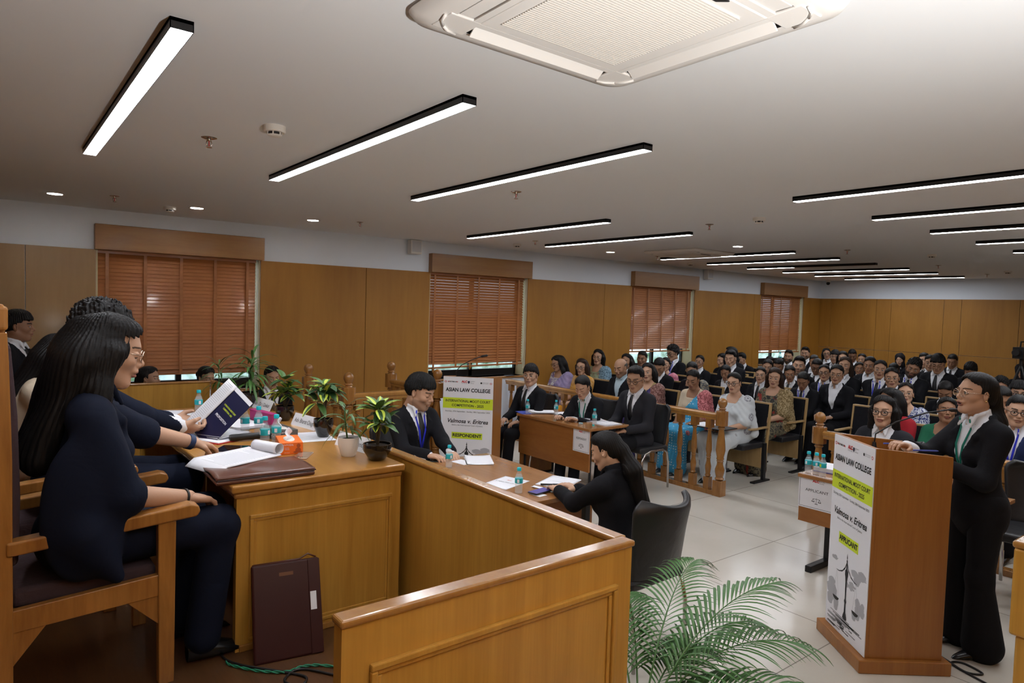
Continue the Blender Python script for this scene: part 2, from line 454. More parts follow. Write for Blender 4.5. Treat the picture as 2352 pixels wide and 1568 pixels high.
def hair_vox(style, res):
    V = Vox((-0.30, -0.17, -0.50), (0.16, 0.17, 0.18), res)
    sl, X, Y, Z = V.all()
    face = lambda grow=0: None
    if style in ('short', 'curly', 'quiff', 'fringe', 'bald'):
        if style == 'bald':
            V.ell((-0.018, 0, 0.020), (0.101, 0.081, 0.080), 0.02)
            V.ell((0.03, 0, 0.085), (0.115, 0.068, 0.10), 0.02, 's')
        else:
            top = {'short': 0.0, 'curly': 0.014, 'quiff': 0.004, 'fringe': 0.007}[style]
            V.ell((-0.018, 0, 0.038+top*0.6), (0.102+top*0.5, 0.0795+top*0.7, 0.096+top), 0.02)
            V.ell((0.022, 0, 0.092+top), (0.062, 0.060, 0.036), 0.03)
            if style == 'quiff': V.ell((0.052, 0.01, 0.116), (0.044, 0.050, 0.022), 0.03)
            if style == 'fringe':
                V.ell((0.050, 0, 0.066), (0.050, 0.068, 0.034), 0.02); V.ell((-0.02, 0, 0.02), (0.10, 0.086, 0.06), 0.03)
            fz, ky = {'fringe': (0.060, 0.12), 'curly': (0.084, 0.35), 'quiff': (0.095, 0.35), 'short': (0.089, 0.32)}[style]
            V.cut(lambda x, y, z: np.minimum(x-0.040+0.35*np.clip(0.05-z, 0, 0.1), fz+(0.004 if style == 'fringe' else 0.0015)*(np.sin(y*190)+0.8*np.sin(y*83+1))-ky*np.abs(y)-z))
        V.cut(lambda x, y, z: np.minimum(-0.040-0.45*(-x-0.02).clip(0, 0.1)-z+0*y, 0.2))
        V.cut(lambda x, y, z: np.minimum(x-0.006, 0.036-z)+0*y)
        V.ell((-0.008, 0.092, -0.008), (0.026, 0.024, 0.036), 0.004, 's'); V.ell((-0.008, -0.092, -0.008), (0.026, 0.024, 0.036), 0.004, 's')
        if style == 'curly': V.noise(0.0045, 330, 3)
        elif style != 'bald': V.strands(0.0026 if style == 'fringe' else 0.0013, 44, 20)
    elif style in ('long', 'longside', 'half'):
        V.ell((-0.022, 0, 0.036), (0.104, 0.082, 0.092), 0.02); V.ell((0.012, 0, 0.084), (0.073, 0.068, 0.046), 0.02)
        V.ell((-0.05, 0, -0.02), (0.085, 0.098, 0.10), 0.03)
        big = 0.022 if style == 'longside' else 0.0
        V.cap((-0.075, -0.045, -0.05), (-0.105-big, -0.055, -0.36), 0.055+big, 0.038+big, 0.05)
        V.cap((-0.075, 0.045, -0.05), (-0.105-big, 0.055, -0.36), 0.055+big, 0.038+big, 0.05)
        for s in (-1, 1):
            xx = 0.0 if style == 'half' else 0.02
            V.cap((0.0+xx*0.6, s*0.082, 0.0), (-0.03+xx, s*0.092, -0.13), 0.024, 0.030, 0.03)
            if style != 'half':
                V.cap((-0.01, s*0.094, -0.12), (0.035, s*0.095, -0.33), 0.034, 0.024, 0.04)
        V.cut(lambda x, y, z: np.minimum(np.minimum(x-0.022-0.35*(z-0.04)*(z > 0.04), (0.100 if style == 'longside' else 0.090)-1.0*np.abs(y)**1.25-z), 0.078*1.02-np.abs(y)+0*x))
        V.ell((0.07, 0, -0.022), (0.085, 0.064, 0.106), 0.01, 's')
        V.strands(0.0016, 46, 14); V.noise(0.007 if style == 'longside' else 0.004, 34, 5)
    elif style in ('tied', 'bun', 'pony', 'loosepony'):
        V.ell((-0.020, 0, 0.037), (0.101, 0.080, 0.091), 0.02); V.ell((0.012, 0, 0.083), (0.072, 0.067, 0.045), 0.02)
        V.ell((-0.06, 0, -0.02), (0.055, 0.060, 0.06), 0.03)
        V.cut(lambda x, y, z: np.minimum(np.minimum(x-0.020-0.35*(z-0.04)*(z > 0.04), 0.089-0.9*np.abs(y)**1.2-z), 0.2))
        V.ell((0.07, 0, -0.018), (0.088, 0.064, 0.112), 0.01, 's')
        V.cut(lambda x, y, z: np.minimum(np.minimum(x+0.030, 0.006-z)+0*y, 0.2))
        V.cut(lambda x, y, z: np.minimum(-0.055-z+0*y, x+0.075+0*z))
        if style == 'bun': V.ell((-0.125, 0, 0.0), (0.036, 0.042, 0.040), 0.012)
        elif style == 'loosepony':
            V.ell((-0.10, 0, -0.01), (0.035, 0.045, 0.05), 0.02)
            V.cap((-0.115, 0, -0.02), (-0.13, 0, -0.16), 0.036, 0.060, 0.03)
            V.cap((-0.13, 0, -0.16), (-0.13, -0.02, -0.40), 0.062, 0.045, 0.03)
        else:
            V.cap((-0.105, 0, 0.01), (-0.120, 0, -0.10), 0.030, 0.034, 0.02)
            V.cap((-0.120, 0, -0.10), (-0.110, 0.01, -0.34), 0.036, 0.020, 0.03)
        V.strands(0.0012, 40, 10)
    elif style == 'hijab':
        V.ell((-0.020, 0, 0.030), (0.112, 0.092, 0.108), 0.02)
        V.ell((-0.01, 0, -0.08), (0.085, 0.085, 0.10), 0.04)
        V.cap((-0.03, 0, -0.15), (-0.03, 0, -0.24), 0.10, 0.14, 0.05)
        V.ell((0.09, 0, -0.015), (0.075, 0.055, 0.078), 0.01, 's')
        V.noise(0.003, 70, 6)
    return V
_hairs = {}
def hair_mesh(style, res=0.005):
    key = (style, res)
    if key not in _hairs:
        v, q = hair_vox(style, res).mesh()
        _hairs[key] = np_mesh('hair', v, q, [M_HAIR if style != 'hijab' else M_HIJAB])
    return _hairs[key]
_glass = {}
def glasses_mesh(kind='black'):
    if kind not in _glass:
        b = MB(); r = 0.0016 if kind == 'wire' else 0.0026
        for s in (-1, 1):
            ring = []
            for i in range(20):
                a = 2*PI*i/20
                sq = 1.0
                ring.append((0.103-0.006*abs(math.cos(a)), s*0.032+0.024*math.cos(a)*sq, 0.0+0.0195*math.sin(a)))
            b.tube(ring, r, 6, 0, closed=True)
            b.tube([(0.098, s*0.056, 0.006), (0.05, s*0.076, 0.008), (-0.01, s*0.083, 0.006), (-0.022, s*0.083, -0.012)], r*0.9, 6, 0)
            k = len(b.v); b.v += ring; b.f.append(tuple(range(k, k+20))); b.m.append(1)
        b.tube([(0.1035, -0.009, 0.004), (0.105, 0, 0.007), (0.1035, 0.009, 0.004)], r, 6, 0)
        o = b.build('glasses', [M_FRAME if kind == 'black' else M_WIRE, M_LENS], smooth=True, fix=False)
        me = o.data; bpy.data.objects.remove(o)
        _glass[kind] = me
    return _glass[kind]

_hands = {}
def hand_mesh(curl=0.5, res=0.004, spread=0.0):
    """left hand, wrist at 0, fingers along +X, palm towards -Z, thumb on +Y?  (mirrored for the other)"""
    key = (curl, res, spread)
    if key in _hands: return _hands[key]
    V = Vox((-0.05, -0.09, -0.12), (0.22, 0.09, 0.07), res)
    V.cap((-0.03, 0, 0), (0.01, 0, 0), 0.027, 0.025, 0.015)
    V.ell((0.045, 0, 0), (0.050, 0.040, 0.016), 0.012)
    V.cap((0.02, -0.02, 0.0), (0.078, -0.030, 0.0), 0.014, 0.011, 0.01)
    V.cap((0.02, 0.02, 0.0), (0.082, 0.028, 0.0), 0.014, 0.011, 0.01)
    lens = [0.078, 0.088, 0.082, 0.062]
    for i, L in enumerate(lens):
        y = 0.030-0.0195*i; x = 0.086-0.004*abs(i-1.3)
        p = np.array([x, y, 0.0]); a = curl*0.5; yaw = spread*(1.5-i)*0.10
        for j, fr in enumerate((0.45, 0.30, 0.25)):
            a2 = a+curl*0.85*j
            dirv = np.array([math.cos(a2)*math.cos(yaw), math.sin(yaw), -math.sin(a2)])
            n = p+dirv*L*fr
            V.cap(p, n, 0.0092-0.0008*j, 0.0085-0.0008*j, 0.003)
            p = n
    V.cap((0.012, 0.022, -0.002), (0.040, 0.050, -0.014), 0.014, 0.011, 0.012)
    V.cap((0.040, 0.050, -0.014), (0.070, 0.052, -0.026-0.01*curl), 0.0105, 0.0085, 0.004)
    v, q = V.mesh()
    _hands[key] = (v, q)
    return _hands[key]

def ik(S, W, l1, l2, pole):
    S, W = np.array(S, float), np.array(W, float)
    d = W-S; L = np.linalg.norm(d)
    if L > (l1+l2)*0.995:
        W = S+d/L*(l1+l2)*0.995; d = W-S; L = np.linalg.norm(d)
    a = (l1*l1-l2*l2+L*L)/(2*L); h = math.sqrt(max(l1*l1-a*a, 0))
    u = d/L; p = np.array(pole, float); p -= u*(p@u); p /= np.linalg.norm(p)+1e-9
    return S+u*a+p*h, W

def add_torso(V, f, g, k=0.045, low=True, chest=True):
    w = 0.90 if f else 1.0
    if low: V.ell((-0.005, 0, 0.0), (0.118+g, 0.165+g, 0.115+g), k)
    V.ell((0.008, 0, 0.14), (0.105*w+g, 0.140*w+g, 0.15), k)
    V.ell((0.0, 0, 0.315), (0.112*w+g, 0.160*w+g, 0.170), k)
    V.cap((-0.012, -0.150*w, 0.425), (-0.012, 0.150*w, 0.425), 0.053+g, k=k)
    for s in (-1, 1):
        V.cap((-0.018, s*0.10*w, 0.452), (-0.010, 0, 0.495), 0.040+g*0.6, 0.048+g*0.4, k=0.03)
        if f: V.ell((0.070, s*0.062, 0.285), (0.058+g*0.7, 0.062+g*0.7, 0.060), 0.03)
def add_arm(V, S, E_, W, g, k=0.03, cut=1.0, sh=0.05):
    E_, W = np.array(E_), np.array(W)
    V.cap(S, E_, sh+g, 0.041+g, k)
    V.cap(E_, E_+(W-E_)*cut, 0.041+g, (0.041-(0.041-0.028)*cut)+g*1.15, k)
def add_leg(V, H, K, A, g, k=0.04, wide=0.0):
    V.cap(H, K, 0.088+g, 0.060+g, k)
    V.cap(K, A, 0.057+g, 0.040+g+wide, k)

_cache = {}
def person(label, x, y, rot, **kw):
    """rot: heading in degrees, 0 faces +X, 180 faces the judges' bench"""
    P = dict(z=0.0, sex='m', pose='sit', lean=0, seat=0.45, hy=0, hp=0, hr=0, hands=((0.30, 0.09, 0.66), (0.30, -0.09, 0.66)),
             palms=None, curl=0.55, hair='short', outfit='suit', glasses=None, skin=(0.42, 0.24, 0.15), eyes='open', beard=0, mouth='shut',
             scale=1.0, res=0.013, hres=0.004, haircol=(0.008, 0.007, 0.007), tie=True, lanyard=None, jacket=None, shirt=None, legs=True,
             group=None, knees=None, feet=None, side=0, hscale=1.0, bindi=False, drape=None, blouse=None, collar=True, headfwd=0.0, earring=False, twist=0)
    P.update(kw)
    f = P['sex'] == 'f'; w = 0.90 if f else 1.0
    root = thing('person', label, 'person', (x, y, P['z']), RAD(rot), P['group'], P['scale'])
    pz = P['seat']+0.10 if P['pose'] == 'sit' else 0.93
    RL = Euler((RAD(P['side']), RAD(P['lean']), 0)).to_matrix()
    RLn = np.array(RL)
    T0 = np.array((0, 0, pz))
    toT = lambda p: (np.array(p, float)-T0) @ RLn            # person frame -> torso frame
    fromT = lambda v: v @ RLn.T+T0
    if P['pose'] == 'sit':
        kn = P['knees'] or ((0.42, 0.10, pz-0.04), (0.42, -0.10, pz-0.04))
        ft = P['feet'] or ((0.46, 0.10, 0.085), (0.46, -0.10, 0.085))
    else:
        kn = P['knees'] or ((0.03, 0.095, 0.49), (0.03, -0.095, 0.49))
        ft = P['feet'] or ((-0.01, 0.10, 0.085), (-0.01, -0.10, 0.085))
    sx = 0.155*w+0.02
    arms = []
    for i, s in enumerate((1, -1)):
        S = (-0.012, s*sx, 0.415)
        W = toT(P['hands'][i])
        E_, W = ik(S, W, 0.28, 0.245, (-0.45, s*0.55, -1.0))
        arms.append((S, E_, W))
    legs = [(toT((0.0, s*0.085, pz-0.01)), toT(kn[i]), toT(ft[i])) for i, s in enumerate((1, -1))]
    allp = np.array([a for t in arms for a in t]+[a for t in legs for a in t]+[(0, 0, -0.15), (0, 0, 0.62)])
    lo = allp.min(0)-0.17; hi = allp.max(0)+0.17
    lo[1] = min(lo[1], -0.24); hi[1] = max(hi[1], 0.24)
    pk = (f, P['pose'], P['lean'], P['side'], P['hands'], kn, ft, P['seat'], P['res'], P['curl'], P['palms'])
    def cached(name, fn, mats):
        key = (name,)+pk+tuple(m.name for m in mats)
        if key not in _cache:
            V, post = fn()
            v, q = V.mesh()
            v = fromT(v)
            _cache[key] = (np_mesh(name, v, q, mats), V)
        me, V = _cache[key]
        link(bpy.data.objects.new(name, me), root)
        return V
    res = P['res']
    # ---- body: torso, limbs, hands, head in one mesh
    key = ('bodyraw',)+pk
    if key not in _cache:
        V = Vox(lo, hi, res)
        add_torso(V, f, 0)
        V.cap((-0.012, 0, 0.46), (0.012, 0, 0.60), 0.054 if f else 0.060, 0.046 if f else 0.054, 0.03)
        for a in arms: add_arm(V, *a, 0)
        for l in legs: add_leg(V, *l, 0)
        v, q = V.mesh()
        vs, qs = [fromT(v)], [q]; n = len(v)
        for i, s in enumerate((1, -1)):
            S, E_, W = [fromT(np.array(t)[None])[0] for t in arms[i]]
            d = W-E_; d /= np.linalg.norm(d)
            nrm = np.array((0, 0, -1.0)) if P['palms'] is None else np.array(P['palms'][i], float)
            nrm = nrm-d*(nrm@d); nrm /= np.linalg.norm(nrm)
            zax = -nrm; yax = np.cross(zax, d)
            hv, hq = hand_mesh(P['curl'], min(0.0045, max(0.003, P['hres'])))
            hv = hv.copy()
            # thumb points inward: left hand (s=1) thumb to -y side when palm down
            if s == 1: hv[:, 1] *= -1; hq = hq[:, ::-1]
            M3 = np.stack([d, yax, zax], 1)
            vs.append(hv @ M3.T+W-d*0.01); qs.append(hq+n); n += len(hv)
        _cache[key] = (np.concatenate(vs), np.concatenate(qs))
    bv, bq = _cache[key]
    hv, hq, hP = head_mesh(P['sex'], P['hres'], P['eyes'], P['beard'], P['mouth'], P['bindi'])
    RH = (Euler((0, 0, RAD(P['hy']))).to_matrix() @ Euler((RAD(P['hr']), RAD(P['hp']), 0)).to_matrix())
    neck = fromT(np.array([[0.006, 0, 0.555]]))[0]
    hc = Vector(neck)+Vector((P['headfwd'], 0, 0))+RH @ Vector((0.022, 0, 0.085))
    HM = Matrix.Translation(hc) @ RH.to_4x4() @ Matrix.Scale(P['hscale']*(0.96 if f else 1.0), 4)
    R3 = np.array(HM.to_3x3()); t3 = np.array(hc)
    v = np.concatenate([bv, hv @ R3.T+t3]); q = np.concatenate([bq, hq+len(bv)])
    paint = np.concatenate([np.zeros((len(bv), 4), np.float32), hP])
    body = link(bpy.data.objects.new('body', np_mesh('body', v, q, [M_SKIN], paint)), root)
    body.color = (*P['skin'], 1)
    def at_head(name, me):
        o = link(bpy.data.objects.new(name, me), root); o.matrix_local = HM; return o
    if P['hair']:
        o = at_head('headscarf' if P['hair'] == 'hijab' else 'hair', hair_mesh(P['hair'], max(0.0035, P['hres']*1.1)))
        o.color = (*P['haircol'], 1)
    if P['glasses']: at_head('glasses', glasses_mesh(P['glasses']))
    if P['earring']:
        b = MB()
        for s in (-1, 1): b.ico((-0.004, s*0.083, -0.034), (0.004, 0.004, 0.008), 0, 1)
        o = b.build('earrings', M_GOLD, root, smooth=True); o.matrix_local = HM
    of = P['outfit']
    black = P['jacket'] or M_SUIT
    # ---- clothes
    def strip(name, V, pts, width, m, thick=0.004):
        """ribbon lying on the chest; pts in torso (y, z)"""
        b = MB(); top = []; 
        for (yy, zz, ww) in pts:
            xx = V.front(yy, zz)
            if xx is None: xx = 0.08
            for o_ in (-1, 1):
                top.append(np.array((xx+thick, yy+o_*ww, zz)))
        top = [Vector(fromT(np.array(p)[None])[0]) for p in top]
        k = len(b.v); n = len(pts)
        b.v += [tuple(p) for p in top]
        b.f += [(k+2*i, k+2*i+1, k+2*i+3, k+2*i+2) for i in range(n-1)]; b.m += [0]*(n-1)
        return b.build(name, m, root, smooth=True, solid=0.004)
    if of in ('suit', 'blazer'):
        def fn():
            V = Vox(lo, hi, res)
            add_torso(V, f, 0.001, low=False)
            nr = 0.062 if f else 0.071
            V.cap((-0.012, 0, 0.46), (0.006, 0, 0.56), nr+0.003, nr, 0.012)
            V.cut(lambda x, y, z: np.minimum(z-0.548+0.28*x, 0.2)+0*y)
            V.cut(lambda x, y, z: np.minimum(np.minimum(x-0.02, 0.012+(z-0.49)*0.75-np.abs(y)), z-(0.47 if P['tie'] and not f else 0.40)))
            for s in (-1, 1):
                V.cap((0.050, s*0.048, 0.520), (0.088, s*0.050, 0.455), 0.0125, 0.007, 0.004)
                V.cap((0.062, s*0.024, 0.505), (0.088, s*0.050, 0.455), 0.0115, 0.007, 0.004)
                V.cap((0.010, s*(nr+0.002), 0.535), (0.052, s*0.046, 0.515), 0.009, 0.010, 0.004)
            for a in (arms if not P.get('short') else []):
                A, B = np.array(a[1]), np.array(a[2])
                V.cap(A, A+(B-A)*0.97, 0.043, 0.034, 0.02)
            return V, None
        Vs = cached('shirt', fn, [P['shirt'] or M_SHIRT])
        def fn():
            V = Vox(lo, hi, res)
            add_torso(V, f, 0.014, low=False)
            V.ell((-0.005, 0, -0.01), (0.135, 0.18, 0.13) if P['pose'] == 'sit' or not f else (0.130, 0.178, 0.14), 0.05)
            if P.get('coat_tail'):
                V.ell((-0.01, -0.205, 0.14), (0.13, 0.050, 0.25), 0.07); V.cap((-0.01, -0.225, 0.04), (0.09, -0.235, -0.10), 0.060, 0.022, 0.06)
            if P['pose'] == 'sit':
                for l in legs: V.cap(l[0], np.array(l[0])+(np.array(l[1])-np.array(l[0]))*0.42, 0.105, 0.088, 0.05)
            else: V.ell((-0.005, 0, -0.08), (0.135, 0.18, 0.16) if not f else (0.132, 0.178, 0.17), 0.05)
            if P.get('short'):
                for a in arms:
                    A, B, C = [np.array(q) for q in a]
                    V.cap(A, B, 0.068, 0.062, 0.03); V.cap(B, B+(C-B)*0.10, 0.062, 0.060, 0.02)
                    V.cut(lambda x, y, z: np.minimum(((x-B[0])*(C-B)[0]+(y-B[1])*(C-B)[1]+(z-B[2])*(C-B)[2])/np.linalg.norm(C-B)-0.055, 0.11-np.sqrt((x-B[0])**2+(y-B[1])**2+(z-B[2])**2)))
            else:
                for a in arms: add_arm(V, *a, 0.014, cut=P.get('cuff', 0.90), sh=0.052)
            # lapels
            for s in (-1, 1):
                V.cap((0.118, s*0.028, 0.20), (0.085, s*0.088, 0.40), 0.010, 0.016, 0.012)
                V.cap((0.085, s*0.088, 0.40), (-0.02, s*0.075, 0.505), 0.016, 0.016, 0.012)
            V.cap((-0.045, -0.055, 0.51), (-0.045, 0.055, 0.51), 0.018, k=0.02)
            V.cut(lambda x, y, z: np.minimum(np.minimum(x-0.0, 0.008+(z-0.19)*0.26-np.abs(y)), z-0.19))
            V.cut(lambda x, y, z: 0.066-np.sqrt((x-0.004-0.15*(z-0.5))**2+y*y)+0.0*z if False else np.minimum((0.072 if f else 0.082)-np.sqrt((x-0.006)**2+y*y), z-0.44))
            V.noise(0.0014, 38, 7)
            return V, None
        Vj = cached('jacket', fn, [black])
        if P['tie'] and not f or P['tie'] == 'f':
            strip('tie', Vs, [(0, 0.487, 0.016), (0, 0.465, 0.013), (0, 0.44, 0.018), (0, 0.36, 0.026), (0, 0.28, 0.030), (0, 0.20, 0.032)], 0, M_TIE, 0.008)
    elif of == 'top':
        def fn():
            V = Vox(lo, hi, res)
            add_torso(V, f, 0.010, low=True)
            for a in arms: add_arm(V, *a, 0.010, cut=P.get('sleeve', 0.0), sh=0.052)
            V.cut(lambda x, y, z: np.minimum(0.072-np.sqrt((x-0.01)**2+y*y), z-0.44))
            V.noise(0.002, 38, 7)
            return V, None
        Vs = cached('top', fn, [black])
    elif of == 'sari':
        def fn():
            V = Vox(lo, hi, res)
            add_torso(V, True, 0.006, low=False)
            for a in arms:
                A, B = np.array(a[0]), np.array(a[1])
                V.cap(A, A+(B-A)*0.75, 0.056, 0.050, 0.03)
            V.cut(lambda x, y, z: np.minimum(0.085-np.sqrt((x-0.02)**2+y*y), z-0.40))
            V.cut(lambda x, y, z: 0.18-z+0*x+0*y)
            return V, None
        cached('blouse', fn, [P['blouse'] or black])
        def fn():
            V = Vox(lo-0.05, hi+0.05, res)
            add_torso(V, True, 0.019, low=True)
            # over the left shoulder and down the left arm
            A, B = np.array(arms[0][0]), np.array(arms[0][1])
            V.cap(A, A+(B-A)*0.85, 0.070, 0.080, 0.05)
            V.cap(A+np.array((-0.03, 0.0, -0.02)), A+np.array((-0.06, 0.05, -0.36)), 0.065, 0.075, 0.06)
            V.cut(lambda x, y, z: np.minimum((z-0.20)-1.25*(y+0.10), 0.2)+0*x)
            V.cut(lambda x, y, z: np.minimum(0.080-np.sqrt((x-0.01)**2+y*y), z-0.42))
            for l in legs:
                V.cap(l[0], l[1], 0.115, 0.100, 0.06); V.cap(l[1], l[2], 0.095, 0.090, 0.06)
            h, kx, a2 = [(np.array(legs[0][i])+np.array(legs[1][i]))/2 for i in range(3)]
            V.cap(h, kx, 0.12, 0.095, 0.05); V.cap(kx, a2+(a2-kx)*0.05, 0.10, 0.10, 0.05)
            V.cap(np.array(legs[0][1])+np.array((0.0, 0, -0.02)), legs[0][2], 0.08, 0.12, 0.04)
            sl, X, Y, Z = V.all()
            V.d = (V.d+0.005*np.sin(Y*120+X*30+2*np.sin(Z*9))*np.clip((0.25-Z)*4, 0, 1)+0.0035*np.sin((Z+Y*0.9)*95)*np.clip((Z-0.05)*5, 0, 1)).astype(np.float32)
            return V, None
        cached('sari', fn, [P['drape'] or black])
    if of != 'sari' and P['legs']:
        wide = 0.06 if P.get('flare') else 0.014
        def fn():
            V = Vox(lo, hi, res)
            V.ell((-0.005, 0, -0.02), (0.124, 0.170, 0.12), 0.04)
            for l in legs: add_leg(V, *l, 0.010, wide=wide)
            V.cut(lambda x, y, z: z-0.10+0*x+0*y)
            return V, None
        cached('trousers', fn, [P.get('pants') or M_TROUSER])
    if P['legs']:
        skey = ('shoes',)+pk
        if skey not in _cache:
            ms = []
            for i in range(2):
                p = ft[i]; b = MB()
                b.grid(lambda u, v: (p[0]-0.055+0.235*u, p[1]+(0.043*math.sin(PI*min(1, 0.18+u*0.80))**0.6)*math.cos(2*PI*v), p[2]-0.083+max(0.0, (0.052+0.045*(1-u)**2)*(0.5+0.5*math.sin(2*PI*v))*math.sin(PI*min(1, 0.30+u*0.70))**0.6)), 14, 16)
                o = b.build('shoe', M_SHOE, root, smooth=True); ms.append(o.data)
            _cache[skey] = ms
        else:
            for me_ in _cache[skey]: link(bpy.data.objects.new('shoe', me_), root)
    for (i, m_, nm, r_) in P.get('bands', ()):
        S, E_, W = [Vector(fromT(np.array(t)[None])[0]) for t in arms[i]]
        d = (W-E_).normalized(); c = W-d*0.02; b = MB()
        b.tube([c-d*r_, c+d*r_], 0.0335, 18, cap=True)
        b.build(nm, m_, root, smooth=40)
    if P['lanyard'] and of != 'sari':
        for s in (-1, 1):
            strip('lanyard', Vs, [(s*0.045, 0.50, 0.005), (s*0.042, 0.44, 0.006), (s*0.030, 0.34, 0.0075), (s*0.016, 0.26, 0.008), (s*0.005, 0.20, 0.008)], 0, P['lanyard'], 0.012)
    return root, HM, fromT, arms
# ------------------------------------------------------------------ surfaces
VENEER = wood('veneer_wall', (0.37, 0.170, 0.022), (0.295, 0.126, 0.013), 0.55, (2.2, 2.2, 0.35), 0.0, 0.9)
VENEER_D = wood('veneer_grey', (0.30, 0.175, 0.060), (0.245, 0.135, 0.042), 0.4, (2.2, 2.2, 0.35), 0.1, 0.9)
PELMET = wood('veneer_pelmet', (0.31, 0.150, 0.042), (0.24, 0.108, 0.028), 0.4, (0.5, 6, 6), 0.1, 0.9)
TEAK = wood('teak_panel', (0.58, 0.31, 0.055), (0.42, 0.205, 0.032), 0.36, (9, 9, 0.5), 0.2, 0.9)
TEAKX = wood('teak_top', (0.46, 0.225, 0.050), (0.36, 0.16, 0.032), 0.28, (9, 0.6, 9), 0.3, 0.9)
TEAKR = wood('teak_rail', (0.42, 0.205, 0.05), (0.30, 0.13, 0.03), 0.2, (5, 5, 1.2), 0.6, 0.9)
TURN = wood('turned_wood', (0.36, 0.165, 0.042), (0.22, 0.09, 0.022), 0.22, (8, 8, 2), 0.6, 0.9)
LAM = wood('laminate_brown', (0.34, 0.135, 0.030), (0.26, 0.092, 0.020), 0.35, (7, 1.0, 7), 0.2, 0.9)
LAMTOP = wood('laminate_top', (0.36, 0.165, 0.055), (0.29, 0.12, 0.036), 0.25, (7, 0.8, 7), 0.4, 0.9)
BLIND = wood('blind_slat', (0.40, 0.155, 0.045), (0.32, 0.115, 0.030), 0.45, (0.8, 9, 9), 0.2, 0.9)
CHAIRW = wood('chair_teak', (0.45, 0.20, 0.045), (0.25, 0.095, 0.02), 0.28, (6, 6, 1.0), 0.5, 0.8)
PLY = wood('chair_ply', (0.45, 0.30, 0.13), (0.36, 0.225, 0.09), 0.4, (8, 8, 1.0), 0.2, 0.9)
WHITE_P = mat('wall_paint', (0.74, 0.80, 0.87), 0.75)
CEIL = mat('ceiling_paint', (0.77, 0.80, 0.83), 0.75)
_n1 = nd(CEIL, 'ShaderNodeTexNoise', i_Scale=0.9, i_Detail=3.0); lk(CEIL, coords(CEIL), _n1.inputs['Vector']); bump(CEIL, _n1.outputs[0], 0.12, 0.03)
TILE = mat('floor_tile', (0.62, 0.58, 0.51), 0.16, spec=0.5)
_c = coords(TILE)
_b = nd(TILE, 'ShaderNodeTexBrick')
_b.offset = 0.0; _b.squash = 1.0
for k, v in dict(Scale=1.0, **{'Mortar Size': 0.004, 'Brick Width': 1.2, 'Row Height': 1.2, 'Mortar Smooth': 0.1, 'Bias': 0.0}).items(): _b.inputs[k].default_value = v
_b.inputs['Color1'].default_value = (0.62, 0.58, 0.51, 1); _b.inputs['Color2'].default_value = (0.60, 0.56, 0.49, 1); _b.inputs['Mortar'].default_value = (0.30, 0.27, 0.23, 1)
_mp = nd(TILE, 'ShaderNodeMapping'); _mp.inputs['Location'].default_value = (0.6+0.0, 0.5, 0)
lk(TILE, _c, _mp.inputs[0]); lk(TILE, _mp.outputs[0], _b.inputs['Vector'])
_n2 = nd(TILE, 'ShaderNodeTexNoise', i_Scale=1.7, i_Detail=5.0); lk(TILE, _c, _n2.inputs['Vector'])
_m2 = nd(TILE, 'ShaderNodeMix', data_type='RGBA', blend_type='MULTIPLY'); _m2.inputs[0].default_value = 0.5
lk(TILE, _b.outputs[0], _m2.inputs[6]); lk(TILE, ramp(TILE, _n2.outputs[0], [(0.35, (0.84, 0.83, 0.80)), (0.65, (1, 1, 1))]), _m2.inputs[7]); lk(TILE, _m2.outputs[2], bsdf(TILE).inputs['Base Color'])
DFLOOR = wood('dais_boards', (0.115, 0.050, 0.020), (0.062, 0.026, 0.011), 0.3, (6, 0.7, 6), 0.3, 0.9)
BLACK = mat('black_plastic', (0.012, 0.012, 0.013), 0.4)
LEATHER = cloth('black_leather', (0.016, 0.016, 0.018), 0.38, 0.12, 14)
bsdf(LEATHER).inputs['Specular IOR Level'].default_value = 0.5
CHROME = mat('chrome', (0.62, 0.60, 0.57), 0.18, 1.0)
STEEL = mat('steel_black', (0.02, 0.02, 0.022), 0.35, 0.4)
WPLAST = mat('white_plastic', (0.72, 0.70, 0.66), 0.4)
PAPER = mat('paper', (0.80, 0.80, 0.84), 0.8)
INK = mat('print_black', (0.02, 0.02, 0.022), 0.7)
INKG = mat('print_grey', (0.22, 0.22, 0.24), 0.7)
INKL = mat('print_light_grey', (0.42, 0.42, 0.45), 0.7)
RED = mat('print_red', (0.55, 0.02, 0.02), 0.6)
YEL = mat('print_yellow_green', (0.62, 0.75, 0.03), 0.6)
NAVYP = mat('print_navy', (0.012, 0.013, 0.05), 0.35)
TEAL = mat('label_teal', (0.02, 0.42, 0.48), 0.4)
CAPM = mat('cap_teal', (0.01, 0.46, 0.55), 0.35)
GLASS = mat('window_glass', (1, 1, 1), 0.0, trans=1.0, ior=1.02)
PET = mat('bottle_clear', (0.85, 0.90, 0.93), 0.08, alpha=0.14, spec=0.8)
LITE = mat('lamp_diffuser', (1, 1, 1), 0.5, emit=(0.95, 0.98, 1.04), estr=STRIP_POWER)
SPOTM = mat('downlight_diffuser', (1, 1, 1), 0.5, emit=(1.0, 0.96, 0.9), estr=DOWN_POWER)

